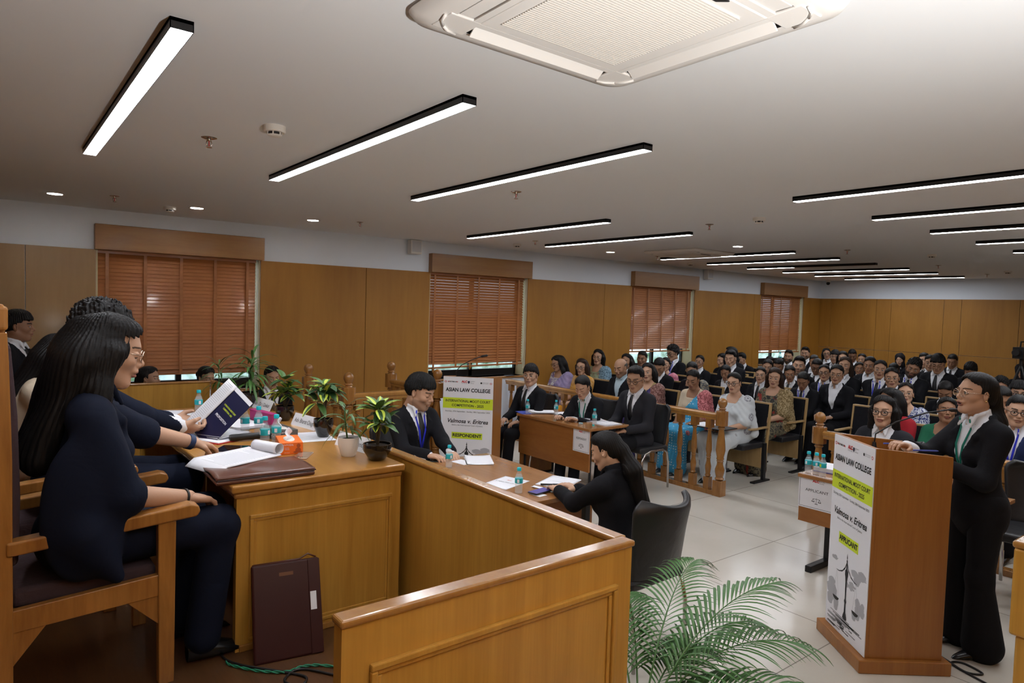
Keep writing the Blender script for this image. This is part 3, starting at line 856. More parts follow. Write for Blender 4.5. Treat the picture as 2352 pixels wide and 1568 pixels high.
def struct(name, mb, m, parent=None, **kw):
    o = mb.build(name, m, parent, **kw)
    if parent is None: o['kind'] = 'structure'
    return o
YR, XF = -0.75, -1.5
b = MB(); b.box((XF-0.2, YR-0.2, -0.1), (XB+0.2, YW+0.4, 0.0)); struct('floor', b, TILE)
b = MB(); b.box((XF-0.2, YR-0.2, ZC), (XB+0.2, YW+0.4, ZC+0.1)); struct('ceiling', b, CEIL)
b = MB(); b.box((XF, YR, 0.0), (1.68, 6.84, DZ)); struct('floor_dais', b, DFLOOR)
PT = 2.44      # top of the wood panelling
def windows():
    return [(0.895, 2.56, 1), (4.89, 6.66, 2), (9.06, 10.87, 3), (13.19, 14.96, 4)]
ZS = 0.93      # sill
wall = MB()
xs = XF-0.2
for a, c, n in windows():
    wall.box((xs, YW, 0), (a, YW+0.32, ZC)); xs = c
    wall.box((a, YW, 0), (c, YW+0.32, ZS)); wall.box((a, YW, PT+0.02), (c, YW+0.32, ZC))
wall.box((xs, YW, 0), (XB+0.2, YW+0.32, ZC))
struct('wall_windows', wall, WHITE_P)
b = MB(); b.box((XB, YR-0.2, 0), (XB+0.2, YW, ZC)); struct('wall_back', b, WHITE_P)
b = MB(); b.box((XF-0.2, YR-0.2, 0), (XB, YR, ZC)); struct('wall_right', b, WHITE_P)
b = MB(); b.box((XF-0.2, YR, 0), (XF, YW, ZC)); struct('wall_judges', b, VENEER)
# veneer panels with thin joints between the sheets
def panels(name, cuts, y, m):
    b = MB()
    for a, c in cuts: b.box((a+0.003, y-0.018, 0.0), (c-0.003, y, PT))
    struct(name, b, m, bevel=0.0015, seg=1)
panels('trim_1', [(XF, 0.30), (0.30, 0.895)], YW, VENEER_D)
panels('trim_2', [(2.56, 3.92), (3.92, 4.89)], YW, VENEER)
panels('trim_3', [(6.66, 8.37), (8.37, 9.06)], YW, VENEER)
panels('trim_4', [(10.87, 12.93), (12.93, 13.19)], YW, VENEER)
panels('trim_5', [(14.96, XB)], YW, VENEER)
b = MB()
ys = [YW-0.02, 7.87, 6.84, 6.53, 5.49, 5.17, 4.18, 3.86, 2.8, 2.4, 1.4, 1.0, 0, YR]
for i in range(len(ys)-1):
    b.box((XB-0.018, ys[i+1]+0.003, 0.0), (XB, ys[i]-0.003, 1.29)); b.box((XB-0.018, ys[i+1]+0.003, 1.296), (XB, ys[i]-0.003, PT))
struct('trim_6', b, VENEER, bevel=0.0015, seg=1)
b = MB()
for i in range(11): b.box((XF+1.55*i+0.003, YR, 0), (XF+1.55*(i+1)-0.003, YR+0.018, PT))
struct('trim_7', b, VENEER)
SKYM = mat('outside_green', (0.35, 0.5, 0.42), 0.9)
_s = nd(SKYM, 'ShaderNodeTexNoise', i_Scale=3.0, i_Detail=8.0); lk(SKYM, coords(SKYM), _s.inputs['Vector'])
lk(SKYM, ramp(SKYM, _s.outputs[0], [(0.35, (0.10, 0.18, 0.08)), (0.5, (0.5, 0.62, 0.5)), (0.62, (0.85, 0.95, 1.0))]), bsdf(SKYM).inputs['Base Color'])
b = MB(); b.grid(lambda u, v: (-6+u*34, YW+2.6+0.25*math.sin(u*60)+0.2*math.sin(v*9), -1.5+v*2.7+0.25*math.sin(u*43)), 80, 8)
hedge = b.build('hedge', SKYM, smooth=True); tag(hedge, 'blurred pale green hedge outside the windows below the blinds', 'hedge')
sunl = bpy.data.lights.new('daylight', 'SUN'); sunl.energy = 2.5; sunl.angle = RAD(20); sunl.color = (0.9, 0.97, 1)
so = bpy.data.objects.new('daylight', sunl); COL.objects.link(so); so.rotation_euler = (RAD(-38), 0, 0); so.location = (5, 12, 6)
SILLM = mat('sill_paint', (0.50, 0.42, 0.24), 0.5)
blind_bottom = {1: 1.125, 2: 1.10, 3: 1.26, 4: 1.18}
for a, c, n in windows():
    # frame, glass and sill set into the wall thickness
    b = MB()
    for x0, x1 in ((a, a+0.04), (c-0.04, c), ((a+c)/2-0.03, (a+c)/2+0.03)): b.box((x0, YW+0.22, ZS), (x1, YW+0.27, PT))
    b.box((a, YW+0.22, ZS), (c, YW+0.27, ZS+0.10)); b.box((a, YW+0.22, PT-0.05), (c, YW+0.27, PT+0.02))
    w = struct('window_%d' % n, b, BLACK)
    g = MB(); g.box((a+0.04, YW+0.24, ZS+0.1), (c-0.04, YW+0.246, PT-0.05)); g.build('pane', GLASS, w)
    s = MB(); s.box((a, YW-0.03, ZS-0.03), (c, YW+0.22, ZS)); s.build('window_sill', PELMET, w, bevel=0.006)
    r = MB()
    r.box((a, YW, ZS), (a+0.015, YW+0.22, PT)); r.box((c-0.015, YW, ZS), (c, YW+0.22, PT)); r.build('window_reveal', SILLM, w)
    # pelmet board
    p = MB(); p.box((a-0.02, YW-0.10, PT), (c+0.02, YW+0.0, 2.70)); struct('trim_1%d' % n, p, PELMET, bevel=0.004)
    # venetian blind
    ord_ = {1: 'first', 2: 'second', 3: 'third', 4: 'fourth'}[n]
    t = thing('venetian_blind', {1: 'wide brown wooden venetian blind behind the seated judges', 2: 'brown wooden venetian blind with sagging bottom rail behind the respondent lectern',
              3: 'brown wooden venetian blind in the third window, bright glass under its bottom rail', 4: 'smallest brown wooden venetian blind, in the window nearest the back wall'}[n], 'blind', (0, 0, 0))
    zb = blind_bottom[n]; z = PT-0.04; x0, x1 = a+0.004, c-0.040
    tilt = {1: 68, 2: 52, 3: 72, 4: 50}[n]; pitch = 0.040
    sl = MB(); i = 0
    while z > zb+0.03:
        sag = 0.0
        M = Matrix.Translation(((x0+x1)/2, YW+0.05, z)) @ Euler((RAD(tilt), 0, 0)).to_matrix().to_4x4()
        sl.box((-(x1-x0)/2, -0.024, -0.0014), ((x1-x0)/2, 0.024, 0.0014), 0, M)
        z -= pitch; i += 1
    sl.build('slats', BLIND, t)
    hr = MB(); hr.box((x0, YW+0.02, PT-0.03), (x1, YW+0.08, PT+0.015)); hr.build('head_rail', BLIND, t)
    br = MB(); drop = 0.035 if n == 2 else 0.0
    Mb = Matrix.Translation(((x0+x1)/2, YW+0.05, zb)) @ Euler((0, RAD(-1.1 if n == 2 else 0), 0)).to_matrix().to_4x4()
    br.box((-(x1-x0)/2, -0.028, -0.012), ((x1-x0)/2, 0.028, 0.012), 0, Mb)
    if n in (1, 2): br.box((-(x1-x0)/2, -0.026, 0.045), ((x1-x0)/2, 0.026, 0.052), 0, Mb)
    br.build('bottom_rail', BLIND, t, bevel=0.003)
    for k in range(5):
        xx = x0+(x1-x0)*(0.06+0.22*k)
        tp = MB(); tp.box((xx-0.015, YW+0.021, zb-0.01), (xx+0.015, YW+0.0225, PT-0.03)); tp.build('ladder_tape', BLIND, t)
    cd = MB()
    cd.tube([(x1+0.012+0.004*math.sin(q*0.9), YW+0.01, PT-0.02-q*0.03) for q in range(int((PT-zb)/0.03)+3)], 0.004, 5)
    cd.build('cord', mat('cord_white', (0.75, 0.72, 0.6), 0.6), t)
    if n == 2:
        tl = MB(); tl.lathe([(0.004, 0.05), (0.012, 0.03), (0.02, 0.0), (0.018, -0.03), (0.01, -0.05)], (x0+0.09, YW+0.0, zb-0.03), 10)
        tl.lathe([(0.004, 0.05), (0.012, 0.03), (0.02, 0.0), (0.018, -0.03), (0.01, -0.05)], (x0+0.72, YW+0.0, zb+0.0), 10)
        tl.build('cord_tassel', TURN, t, smooth=True)

# ------------------------------------------------------------------ ceiling fittings
def strip_light(x, y0, y1, label, grp='long strip lights on the ceiling'):
    t = thing('strip_light', label, 'ceiling light', (x, (y0+y1)/2, ZC), 0, grp)
    h = (y1-y0)/2; w = 0.036
    b = MB(); b.box((-w, -h, -0.036), (-w+0.003, h, 0)); b.box((w-0.003, -h, -0.036), (w, h, 0)); b.box((-w, -h, -0.036), (w, -h+0.003, 0)); b.box((-w, h-0.003, -0.036), (w, h, 0)); b.box((-w, -h, -0.012), (w, h, 0))
    b.build('housing', STEEL, t)
    y_ = 0.22*h if 'unlit' in label else -h+0.003
    d = MB(); d.box((-w+0.003, y_, -0.0362), (w-0.003, h-0.003, -0.033)); d.build('diffuser', LITE, t)
    if 'unlit' in label:
        d = MB(); d.box((-w+0.003, -h+0.003, -0.0362), (w-0.003, y_, -0.033)); o = d.build('diffuser', STEEL, t); o['label'] = 'unlit dark half of the diffuser'
    return t
SL = [(0.505, 'strip light nearest the judges, foreshortened at upper left'), (1.635, 'second strip light from the left, above the judges desk'), (2.79, 'third strip light from the left, past the second sprinkler'),
      (4.77, 'strip light above the respondent lectern, shorter looking one of a pair'), (6.06, 'strip light beside the far ceiling air conditioner, above the respondent table'),
      (8.56, 'strip light just past the far ceiling air conditioner, window side'), (9.79, 'second strip light past the far air conditioner, window side'),
      (11.0, 'strip light with its right half unlit, window side'), (12.2, 'third strip light from the back wall, window side'), (13.42, 'second strip light from the back wall, window side'), (14.7, 'strip light nearest the back wall, window side')]
for x, lb in SL:
    y0, y1 = (2.43, 4.92) if x < 3 else ((4.62, 7.02) if x < 7 else (4.82, 7.08))
    strip_light(x, y0, y1, lb, 'strip lights of the window side row')
for x, lb in [(4.80, 'longest looking strip light at right edge, nearest of the right row'), (6.1, 'second nearest strip light of the right row, above the audience'), (7.35, 'third nearest strip light of the right row'),
              (8.6, 'fourth nearest strip light of the right row'), (9.85, 'shortest looking strip light at the right edge of the photo')]:
    strip_light(x, 0.35, 2.72, lb, 'strip lights of the right row')
def downlight(x, y, lb):
    t = thing('downlight', lb, 'ceiling light', (x, y, ZC), 0, 'round recessed downlights')
    b = MB(); b.lathe([(0.058, -0.001), (0.075, -0.004), (0.078, 0.0)], n=24); b.build('rim', WPLAST, t, smooth=True)
    d = MB(); d.lathe([(0.0, -0.002), (0.058, -0.002)], n=24); d.build('diffuser', SPOTM, t, fix=False)
for x, y, lb in [(0.487, 7.31, 'round downlight at far left, before the first sprinkler'), (1.648, 7.23, 'round downlight right of the window side smoke detector'), (2.82, 7.19, 'round downlight left of the third sprinkler'),
                 (7.4, 7.1, 'round downlight on the left of the far air conditioner'), (7.7, 5.12, 'round downlight on the right above the far air conditioner')]: downlight(x, y, lb)
def sprinkler(x, y, lb):
    t = thing('sprinkler', lb, 'sprinkler', (x, y, ZC), 0, 'ceiling sprinklers')
    b = MB(); b.lathe([(0.0, -0.004), (0.03, -0.006), (0.042, -0.002), (0.042, 0.0)], n=18); b.build('escutcheon', CHROME, t, smooth=40)
    b = MB(); b.lathe([(0.012, 0), (0.012, -0.018), (0.008, -0.02)], n=10)
    b.tube([(0.010, 0, -0.018), (0.016, 0, -0.034), (0.006, 0, -0.052)], 0.0028, 6); b.tube([(-0.010, 0, -0.018), (-0.016, 0, -0.034), (-0.006, 0, -0.052)], 0.0028, 6)
    b.build('frame_arms', CHROME, t, smooth=True)
    b = MB(); b.tube([(0, 0, -0.018), (0, 0, -0.048)], 0.003, 6); b.build('glass_bulb', RED, t, smooth=True)
    b = MB(); b.lathe([(0.0, -0.052), (0.017, -0.052), (0.017, -0.055), (0.0, -0.055)], n=14); b.build('deflector', CHROME, t, smooth=40)
for x, y, lb in [(0.986, 4.06, 'nearest chrome sprinkler, beside the large smoke detector'), (0.91, 7.0, 'chrome sprinkler near the first downlight at left'), (3.24, 6.9, 'chrome sprinkler near the wall speaker over the panels'),
                 (3.22, 4.11, 'chrome sprinkler past the third strip light'), (5.67, 6.8, 'chrome sprinkler between the paired strip lights'), (5.68, 4.11, 'chrome sprinkler left of the middle smoke detector'),
                 (8.84, 4.25, 'chrome sprinkler above the right end of the lit strips'), (11.9, 4.27, 'chrome sprinkler far back on the right, before the last detector'), (14.4, 4.36, 'farthest chrome sprinkler, near the back wall'),
                 (8.3, 6.95, 'tiny sprinkler in front of the far air conditioner')]: sprinkler(x, y, lb)
def smoke(x, y, lb):
    t = thing('smoke_detector', lb, 'smoke detector', (x, y, ZC), 0, 'white smoke detectors')
    b = MB(); b.lathe([(0.0, -0.03), (0.050, -0.032), (0.056, -0.026), (0.056, 0)], n=28); b.build('housing', WPLAST, t, smooth=40)
    b = MB(); b.lathe([(0.034, -0.046), (0.034, -0.03)], n=24); b.build('dark_vent', BLACK, t, smooth=40, fix=False)
    b = MB(); b.lathe([(0.0, -0.052), (0.030, -0.051), (0.037, -0.046), (0.037, -0.0445), (0.0, -0.0445)], n=24)
    for k in range(6): b.box((0.034, -0.003, -0.047), (0.038, 0.003, -0.029), 0, Matrix.Rotation(k*PI/3, 4, 'Z'))
    b.build('sensor_cap', WPLAST, t, smooth=40)
for x, y, lb in [(1.18, 3.55, 'largest white smoke detector, between the two nearest strip lights'), (1.43, 7.36, 'white smoke detector near the wall above the first pelmet'), (5.78, 7.32, 'small white smoke detector left of a sprinkler by the window wall'),
                 (5.58, 3.5, 'white smoke detector in the middle of the ceiling, right of a sprinkler'), (9.96, 3.66, 'white smoke detector above the right row of strips'), (13.6, 3.82, 'farthest white smoke detector near the back wall'),
                 (9.7, 7.38, 'tiny smoke detector beyond the far air conditioner')]: smoke(x, y, lb)
# cassette air conditioners
ACW = mat('ac_white', (0.80, 0.79, 0.77), 0.35)
ACG = mat('ac_grille', (0.72, 0.70, 0.66), 0.5)
def cassette(x, y, label, near=True):
    t = thing('cassette_air_conditioner', label, 'air conditioner', (x, y, ZC))
    H = 0.475
    def rr(h, r, z, n=6):
        p = []
        for cx, cy, a0 in ((h-r, h-r, 0), (-(h-r), h-r, 90), (-(h-r), -(h-r), 180), (h-r, -(h-r), 270)):
            for k in range(n+1):
                a = RAD(a0+90*k/n); p.append((cx+r*math.cos(a), cy+r*math.sin(a), z))
        return p
    b = MB()
    rings = [rr(H-0.01, 0.06, 0), rr(H, 0.07, -0.012), rr(H-0.012, 0.075, -0.034), rr(H-0.05, 0.06, -0.042), rr(0.385, 0.03, -0.044)]
    n = len(rings[0])
    for r_ in rings: b.v += r_
    for i in range(len(rings)-1):
        for j in range(n): b.f.append((i*n+j, i*n+(j+1) % n, (i+1)*n+(j+1) % n, (i+1)*n+j)); b.m.append(0)
    # inner rim and slot walls
    for s in range(4):
        M = Matrix.Rotation(s*PI/2, 4, 'Z')
        b.box((-0.385, -0.385, -0.044), (-0.30, -0.31, -0.030), 0, M); b.box((0.30, -0.385, -0.044), (0.385, -0.31, -0.030), 0, M)
        b.box((-0.31, -0.325, -0.046), (0.31, -0.30, -0.03), 0, M)
    o = b.build('fascia', ACW, t, smooth=50)
    for sx_ in (-1, 1):
        for sy_ in (-1, 1): b = MB(); b.box((min(sx_*0.292, sx_*0.405), min(sy_*0.292, sy_*0.405), -0.0465), (max(sx_*0.292, sx_*0.405), max(sy_*0.292, sy_*0.405), -0.036)); b.build('corner_cover', ACW, t, bevel=0.004)
    b = MB(); b.box((-0.39, -0.39, -0.026), (0.39, 0.39, -0.006)); b.build('dark_recess', BLACK, t)
    b = MB(); b.box((-0.30, -0.30, -0.048), (0.30, 0.30, -0.030)); b.build('inlet_frame', ACW, t, bevel=0.006)
    b = MB()
    ns = 46
    for k in range(ns):
        yy = -0.245+0.49*k/(ns-1); b.box((-0.255, yy-0.0028, -0.053), (0.235, yy+0.0028, -0.046))
    for xx in (-0.2, -0.1, 0.0, 0.1, 0.2): b.box((xx-0.002, -0.25, -0.0505), (xx+0.002, 0.25, -0.047))
    b.build('inlet_grille', ACG, t)
    for s in range(4):
        M = Matrix.Rotation(s*PI/2, 4, 'Z')
        op = s in (1, 2)
        v = MB(); F = M @ Matrix.Translation((0, -0.355, -0.040)) @ Matrix.Rotation(RAD(38 if op else 3), 4, 'X')
        v.box((-0.285, -0.027, -0.003), (0.285, 0.027, 0.003), 0, F); v.build('air_flap', ACW, t, bevel=0.002)
        for e in (-1, 1):
            q = MB(); q.tube([M @ Vector((e*0.315, -0.412, -0.046)), M @ Vector((e*0.35, -0.402, -0.048)), M @ Vector((e*0.378, -0.380, -0.048))], 0.005, 6); q.build('corner_clip', ACW, t, smooth=True)
    d = MB(); d.prism([(-0.12, -0.294), (0.12, -0.294), (0.09, -0.268), (-0.09, -0.268)], -0.054, -0.047, 'z'); o = d.build('display_strip', BLACK, t, bevel=0.003)
    o['label'] = 'glossy dark display strip'
    return t
cassette(1.485, 1.42, 'large white cassette air conditioner overhead at the top of the photo')
cassette(8.00, 6.12, 'far flat white cassette air conditioner past the paired strips', False)
# wall speakers, camera
def wspeaker(x, lb):
    t = thing('wall_speaker', lb, 'speaker', (x, YW, 2.665), 0, 'white wall speakers')
    b = MB(); b.box((-0.085, -0.13, 0.0), (0.085, -0.02, 0.188)); b.build('cabinet', WPLAST, t, bevel=0.008)
    b = MB(); b.box((-0.072, -0.133, 0.028), (0.072, -0.129, 0.175)); b.build('grille', mat('speaker_grille', (0.55, 0.56, 0.58), 0.6), t)
    b = MB(); b.tube([(0, -0.05, 0.08), (0, 0.0, 0.10)], 0.018, 8); b.build('bracket', STEEL, t)
wspeaker(4.60, 'white wall speaker left of the second pelmet'); wspeaker(11.2, 'white wall speaker between the third and fourth pelmets')
t = thing('security_camera', 'small dome security camera in the far ceiling corner', 'camera', (XB-0.25, YW-0.3, ZC))
b = MB(); b.lathe([(0.05, 0), (0.05, -0.03), (0.03, -0.045)], n=16); b.build('mount', WPLAST, t, smooth=True)
b = MB(); b.ico((0, 0, -0.07), 0.042); b.build('dome', BLACK, t, smooth=True)
# ------------------------------------------------------------------ raised molding ring on a panel
def molding(b, x0, x1, z0, z1, M, w=0.022, d=0.012, mi=0):
    """rectangular bolection frame; M maps (x, out, z)"""
    def ring(x0, x1, z0, z1, a, dd):
        b.box((x0, 0, z0), (x1, dd, z0+a), mi, M); b.box((x0, 0, z1-a), (x1, dd, z1), mi, M)
        b.box((x0, 0, z0+a), (x0+a, dd, z1-a), mi, M); b.box((x1-a, 0, z0+a), (x1, dd, z1-a), mi, M)
    ring(x0, x1, z0, z1, w*0.55, d)
    ring(x0+w*0.55, x1-w*0.55, z0+w*0.55, z1-w*0.55, w*0.45, d*0.5)
ZP = 1.185
LAMV = wood('laminate_lectern', (0.35, 0.145, 0.032), (0.27, 0.098, 0.021), 0.4, (9, 9, 0.6), 0.15, 0.9)
# partition enclosing the dais
t = thing('dais_partition', 'glossy teak panelled partition with moulded frame in the foreground', 'partition', (0.675, 1.495, 0))
b = MB(); b.box((0, 0.0, 0.0), (1.04, 0.045, ZP-0.012)); b.build('panel', TEAK, t)
b = MB(); b.box((-0.006, -0.008, ZP-0.022), (1.05, 0.053, ZP)); b.build('cap_rail', TEAKR, t, bevel=0.008, seg=3)
b = MB(); molding(b, 0.075, 0.965, 0.30, 1.055, Matrix(((1, 0, 0, 0), (0, -1, 0, 0), (0, 0, 1, 0), (0, 0, 0, 1))), 0.034, 0.016); b.build('moulding_frame', TEAK, t, bevel=0.004)
t = thing('dais_partition', 'long teak partition between the judges desk and the clerks table', 'partition', (1.688, 1.54, 0))
b = MB()
for i, (a, c) in enumerate([(0, 1.50), (1.503, 3.3), (3.303, 5.26)]): b.box((0.0, a, 0), (0.042, c, ZP-0.012))
b.build('panel', TEAK, t, bevel=0.001, seg=1)
b = MB(); b.box((-0.008, 0.0, ZP-0.022), (0.05, 5.26, ZP)); b.build('cap_rail', TEAKR, t, bevel=0.008, seg=3)
t = thing('dais_partition', 'teak partition at the far end of the judges desk, students seated behind', 'partition', (-0.9, 6.81, 0))
b = MB(); b.box((0, 0, 0), (2.58, 0.04, ZP-0.012)); b.build('panel', TEAK, t)
b = MB(); b.box((0, -0.008, ZP-0.022), (2.63, 0.048, ZP)); b.build('cap_rail', TEAKR, t, bevel=0.008, seg=3)
# partition at right edge
t = thing('dais_partition', 'sliver of glossy teak partition at the right edge of the photo', 'partition', (3.20, 0.82, 0))
b = MB(); b.box((0.0, -1.4, 0.72), (0.5, 0.0, 1.07)); b.box((0.012, -1.38, 0), (0.48, -0.02, 0.72)); b.build('panel', TEAK, t, bevel=0.01)
b = MB(); b.box((-0.006, -1.41, 1.07), (0.51, 0.006, 1.10)); b.build('cap_rail', TEAKR, t, bevel=0.012, seg=3)

# ------------------------------------------------------------------ judges' desk
ZD = 1.16
t = thing('judges_desk', 'long glossy teak judges desk with panelled end on the dais', 'desk', (0, 0, DZ))
b = MB(); b.box((0.82, 2.945, ZD-DZ-0.034), (1.655, 5.30, ZD-DZ)); b.build('desktop', TEAKX, t, bevel=0.009, seg=3)
b = MB(); b.box((0.833, 2.955, ZD-DZ-0.062), (1.645, 5.29, ZD-DZ-0.034)); b.build('edge_moulding', TEAKR, t, bevel=0.012, seg=3)
b = MB(); b.box((0.845, 2.965, 0), (1.64, 3.005, ZD-DZ-0.06)); b.build('end_panel', TEAK, t)
b = MB(); molding(b, 0.90, 1.59, 0.045, 0.60, Matrix(((1, 0, 0, 0), (0, -1, 0, 2.966), (0, 0, 1, 0), (0, 0, 0, 1))), 0.030, 0.012); b.build('moulding_frame', TEAK, t, bevel=0.004)
b = MB(); b.box((0.86, 2.953, 0.0), (1.63, 2.966, 0.03)); b.build('plinth', TEAKR, t, bevel=0.004)
b = MB(); b.box((1.60, 3.0, 0), (1.64, 5.28, ZD-DZ-0.06)); b.build('front_panel', TEAK, t)
b = MB(); b.box((0.845, 5.25, 0), (1.60, 5.28, ZD-DZ-0.06)); b.build('end_panel', TEAK, t)
b = MB(); b.box((1.0, 4.1, 0), (1.60, 4.13, ZD-DZ-0.06)); b.build('divider', TEAK, t)

# ------------------------------------------------------------------ judges' high-backed armchair
CUSH = cloth('cushion_mauve', (0.060, 0.038, 0.042), 0.9, 0.3, 30)
def judge_chair(x, y, label):
    t = thing('high_back_armchair', label, 'chair', (x, y, DZ), 0, 'teak armchairs of the judges')
    # faces +X, origin under the seat centre
    w = 0.30
    for s in (-1, 1):
        b = MB(); b.prism([(0.24, 0), (0.295, 0), (0.300, 0.655), (0.235, 0.655)], s*w-0.024, s*w+0.024, 'y'); b.build('leg', CHAIRW, t, bevel=0.004)
        b = MB(); b.prism([(-0.280, 0), (-0.222, 0), (-0.222, 0.95), (-0.230, 1.30), (-0.235, 1.40), (-0.290, 1.40), (-0.285, 1.30), (-0.280, 0.95)], s*w-0.026, s*w+0.026, 'y'); b.build('leg', CHAIRW, t, bevel=0.005)
        b = MB(); b.box((-0.295, s*w-0.029, 1.405), (-0.232, s*w+0.029, 1.49)); b.build('finial', CHAIRW, t, bevel=0.012, seg=3)
        b = MB(); b.prism([(-0.24, 0.665), (-0.24, 0.615), (0.30, 0.655), (0.375, 0.660), (0.388, 0.680), (0.380, 0.705), (0.35, 0.715), (0.30, 0.710)], s*(w+0.002)-0.034, s*(w+0.002)+0.034, 'y'); b.build('armrest', CHAIRW, t, bevel=0.008, seg=3)
        b = MB(); b.prism([(-0.23, 0.335), (0.25, 0.36), (0.25, 0.445), (-0.23, 0.415)], s*w-0.016, s*w+0.016, 'y'); b.build('side_rail', CHAIRW, t, bevel=0.003)
        for xx, zz, dx in ((0.245, 0.37, -0.13), (-0.225, 0.34, 0.10)):
            b = MB(); b.prism([(xx, zz), (xx+dx, zz), (xx, zz-0.13)], s*w-0.010, s*w+0.010, 'y'); b.build('corner_brace', CHAIRW, t, bevel=0.002)
    b = MB(); b.box((0.235, -w, 0.36), (0.28, w, 0.44)); b.box((-0.26, -w, 0.33), (-0.225, w, 0.41)); b.build('cross_rail', CHAIRW, t, bevel=0.004)
    b = MB(); b.box((-0.23, -w+0.03, 0.40), (0.24, w-0.03, 0.475)); b.build('seat_cushion', CUSH, t, bevel=0.025, seg=4)
    b = MB(); b.prism([(-0.26, 0.56), (-0.205, 0.56), (-0.198, 0.8), (-0.205, 1.1), (-0.225, 1.36), (-0.27, 1.36), (-0.27, 1.0)], -w+0.02, w-0.02, 'y'); b.build('back_cushion', CUSH, t, bevel=0.02, seg=3)
    b = MB(); b.box((-0.285, -w+0.02, 1.36), (-0.24, w-0.02, 1.45)); b.build('top_rail', CHAIRW, t, bevel=0.012, seg=3)
    b = MB()
    for k in range(4): b.box((-0.29, -w+0.03, 0.62+0.12*k), (-0.277, w-0.03, 0.65+0.12*k))
    b.build('back_slats', CHAIRW, t)
    return t
judge_chair(0.29, 3.20, 'tall teak armchair with mauve seat holding the judge in the navy jacket')
judge_chair(0.20, 4.03, 'teak armchair hidden behind the near judge, under the curly haired judge')
judge_chair(0.10, 4.86, 'farthest teak judges armchair, under the judge in the cream dupatta')

# ------------------------------------------------------------------ turned balusters
def post_profile(h, r, base=0.15, top=0.16):
    p = [(r*0.62, base), (r*0.98, base+0.015), (r*0.72, base+0.035), (r*0.95, base+0.09), (r*0.98, base+0.12), (r*0.66, base+0.17), (r*0.62, base+0.20), (r*0.74, base+0.205), (r*0.74, base+0.215), (r*0.60, base+0.22), (r*0.78, base+0.23), (r*0.78, base+0.24), (r*0.70, base+0.25)]
    z2 = h-top
    p += [(r*1.0, base+(z2-base)*0.55), (r*0.85, base+(z2-base)*0.72), (r*0.55, z2-0.05), (r*0.55, z2-0.035), (r*0.78, z2-0.03), (r*0.78, z2-0.02), (r*0.6, z2-0.015), (r*0.85, z2)]
    return p
def baluster_mesh(h, r=0.034, base=0.13, top=0.10):
    b = MB(); b.box((-r, -r, 0), (r, r, base)); b.lathe(post_profile(h, r, base, top), n=14); b.box((-r, -r, h-top), (r, r, h))
    return b
def newel(t, x, y, h, hb, r=0.052):
    b = MB(); b.box((x-r, y-r, 0), (x+r, y+r, 0.17)); b.lathe(post_profile(hb-0.14, r, 0.17, 0.0), (x, y, 0), 18)
    q = r*1.12
    b.prism([(x-q*0.5, y-q), (x+q*0.5, y-q), (x+q, y-q*0.5), (x+q, y+q*0.5), (x+q*0.5, y+q), (x-q*0.5, y+q), (x-q, y+q*0.5), (x-q, y-q*0.5)], hb-0.14, hb+0.02, 'z')
    b.lathe([(0.040, hb+0.02), (0.030, hb+0.035), (0.042, hb+0.042), (0.042, hb+0.048), (0.028, hb+0.055), (0.038, hb+0.07), (0.050, hb+0.10), (0.048, hb+0.125), (0.036, hb+0.148), (0.015, hb+0.160), (0.0, hb+0.162)], (x, y, 0), 18)
    o = b.build('newel_post', TURN, t, smooth=35, bevel=0.003)
    return o
_bal = {}
def rail_run(t, x0, y0, x1, y1, n, z0=0.05, zr=0.895, hr=0.09):
    L = math.hypot(x1-x0, y1-y0); a = math.atan2(y1-y0, x1-x0)
    M = Matrix.Translation((x0, y0, 0)) @ Matrix.Rotation(a, 4, 'Z')
    b = MB(); b.prism([(-0.035, zr-hr+0.015), (0.035, zr-hr+0.015), (0.035, zr-0.05), (0.045, zr-0.04), (0.045, zr-0.015), (0.030, zr), (-0.030, zr), (-0.045, zr-0.015), (-0.045, zr-0.04), (-0.035, zr-0.05)], 0, L, 'x', 0, M)
    b.build('handrail', TEAKR, t, bevel=0.004)
    b = MB(); b.box((0, -0.045, 0), (L, 0.045, z0), 0, M); b.build('bottom_rail', TURN, t, bevel=0.004)
    h = zr-hr+0.02-z0
    key = round(h, 3)
    for k in range(n):
        f = (k+0.5)/n
        if key not in _bal:
            o = baluster_mesh(h).build('baluster', TURN, t, smooth=35); _bal[key] = o.data
        else:
            o = bpy.data.objects.new('baluster', _bal[key]); link(o, t)
        p = M @ Vector((L*f, 0, z0)); o.location = p; o.rotation_euler[2] = a
t = thing('balustrade', 'turned teak balustrade in front of the women in saris', 'railing', (6.26, 4.26, 0))
newel(t, 0, 0, 1.07, 0.905); rail_run(t, 0, 0.05, 0, 3.80, 19)
t = thing('balustrade', 'teak balustrade behind the applicants table and lectern', 'railing', (6.26, 3.18, 0))
newel(t, 0, 0, 1.07, 0.905); rail_run(t, 0, -0.05, 0, -3.85, 20)
# witness box
t = thing('witness_box', 'square turned-wood witness box with ball-topped posts by the wall', 'witness box', (2.74, 6.02, 0))
b = MB(); b.box((-0.05, -0.05, 0), (1.05, 1.07, 0.20)); b.build('platform', TURN, t, bevel=0.004)
def wpost(x, y):
    o = newel(t, x, y, 1.3, 1.06, 0.055); o.location.z = 0.08
for px_, py_ in ((0.0, 1.02), (0.0, 0.0), (1.0, 1.03), (1.0, 0.0)): wpost(px_, py_)
rail_run(t, 0.0, 0.0, 0.0, 1.0, 5, 0.24, 1.10); rail_run(t, 0.0, 0.0, 1.0, 0.0, 5, 0.24, 1.10); rail_run(t, 1.0, 0.0, 1.0, 1.0, 5, 0.24, 1.10)

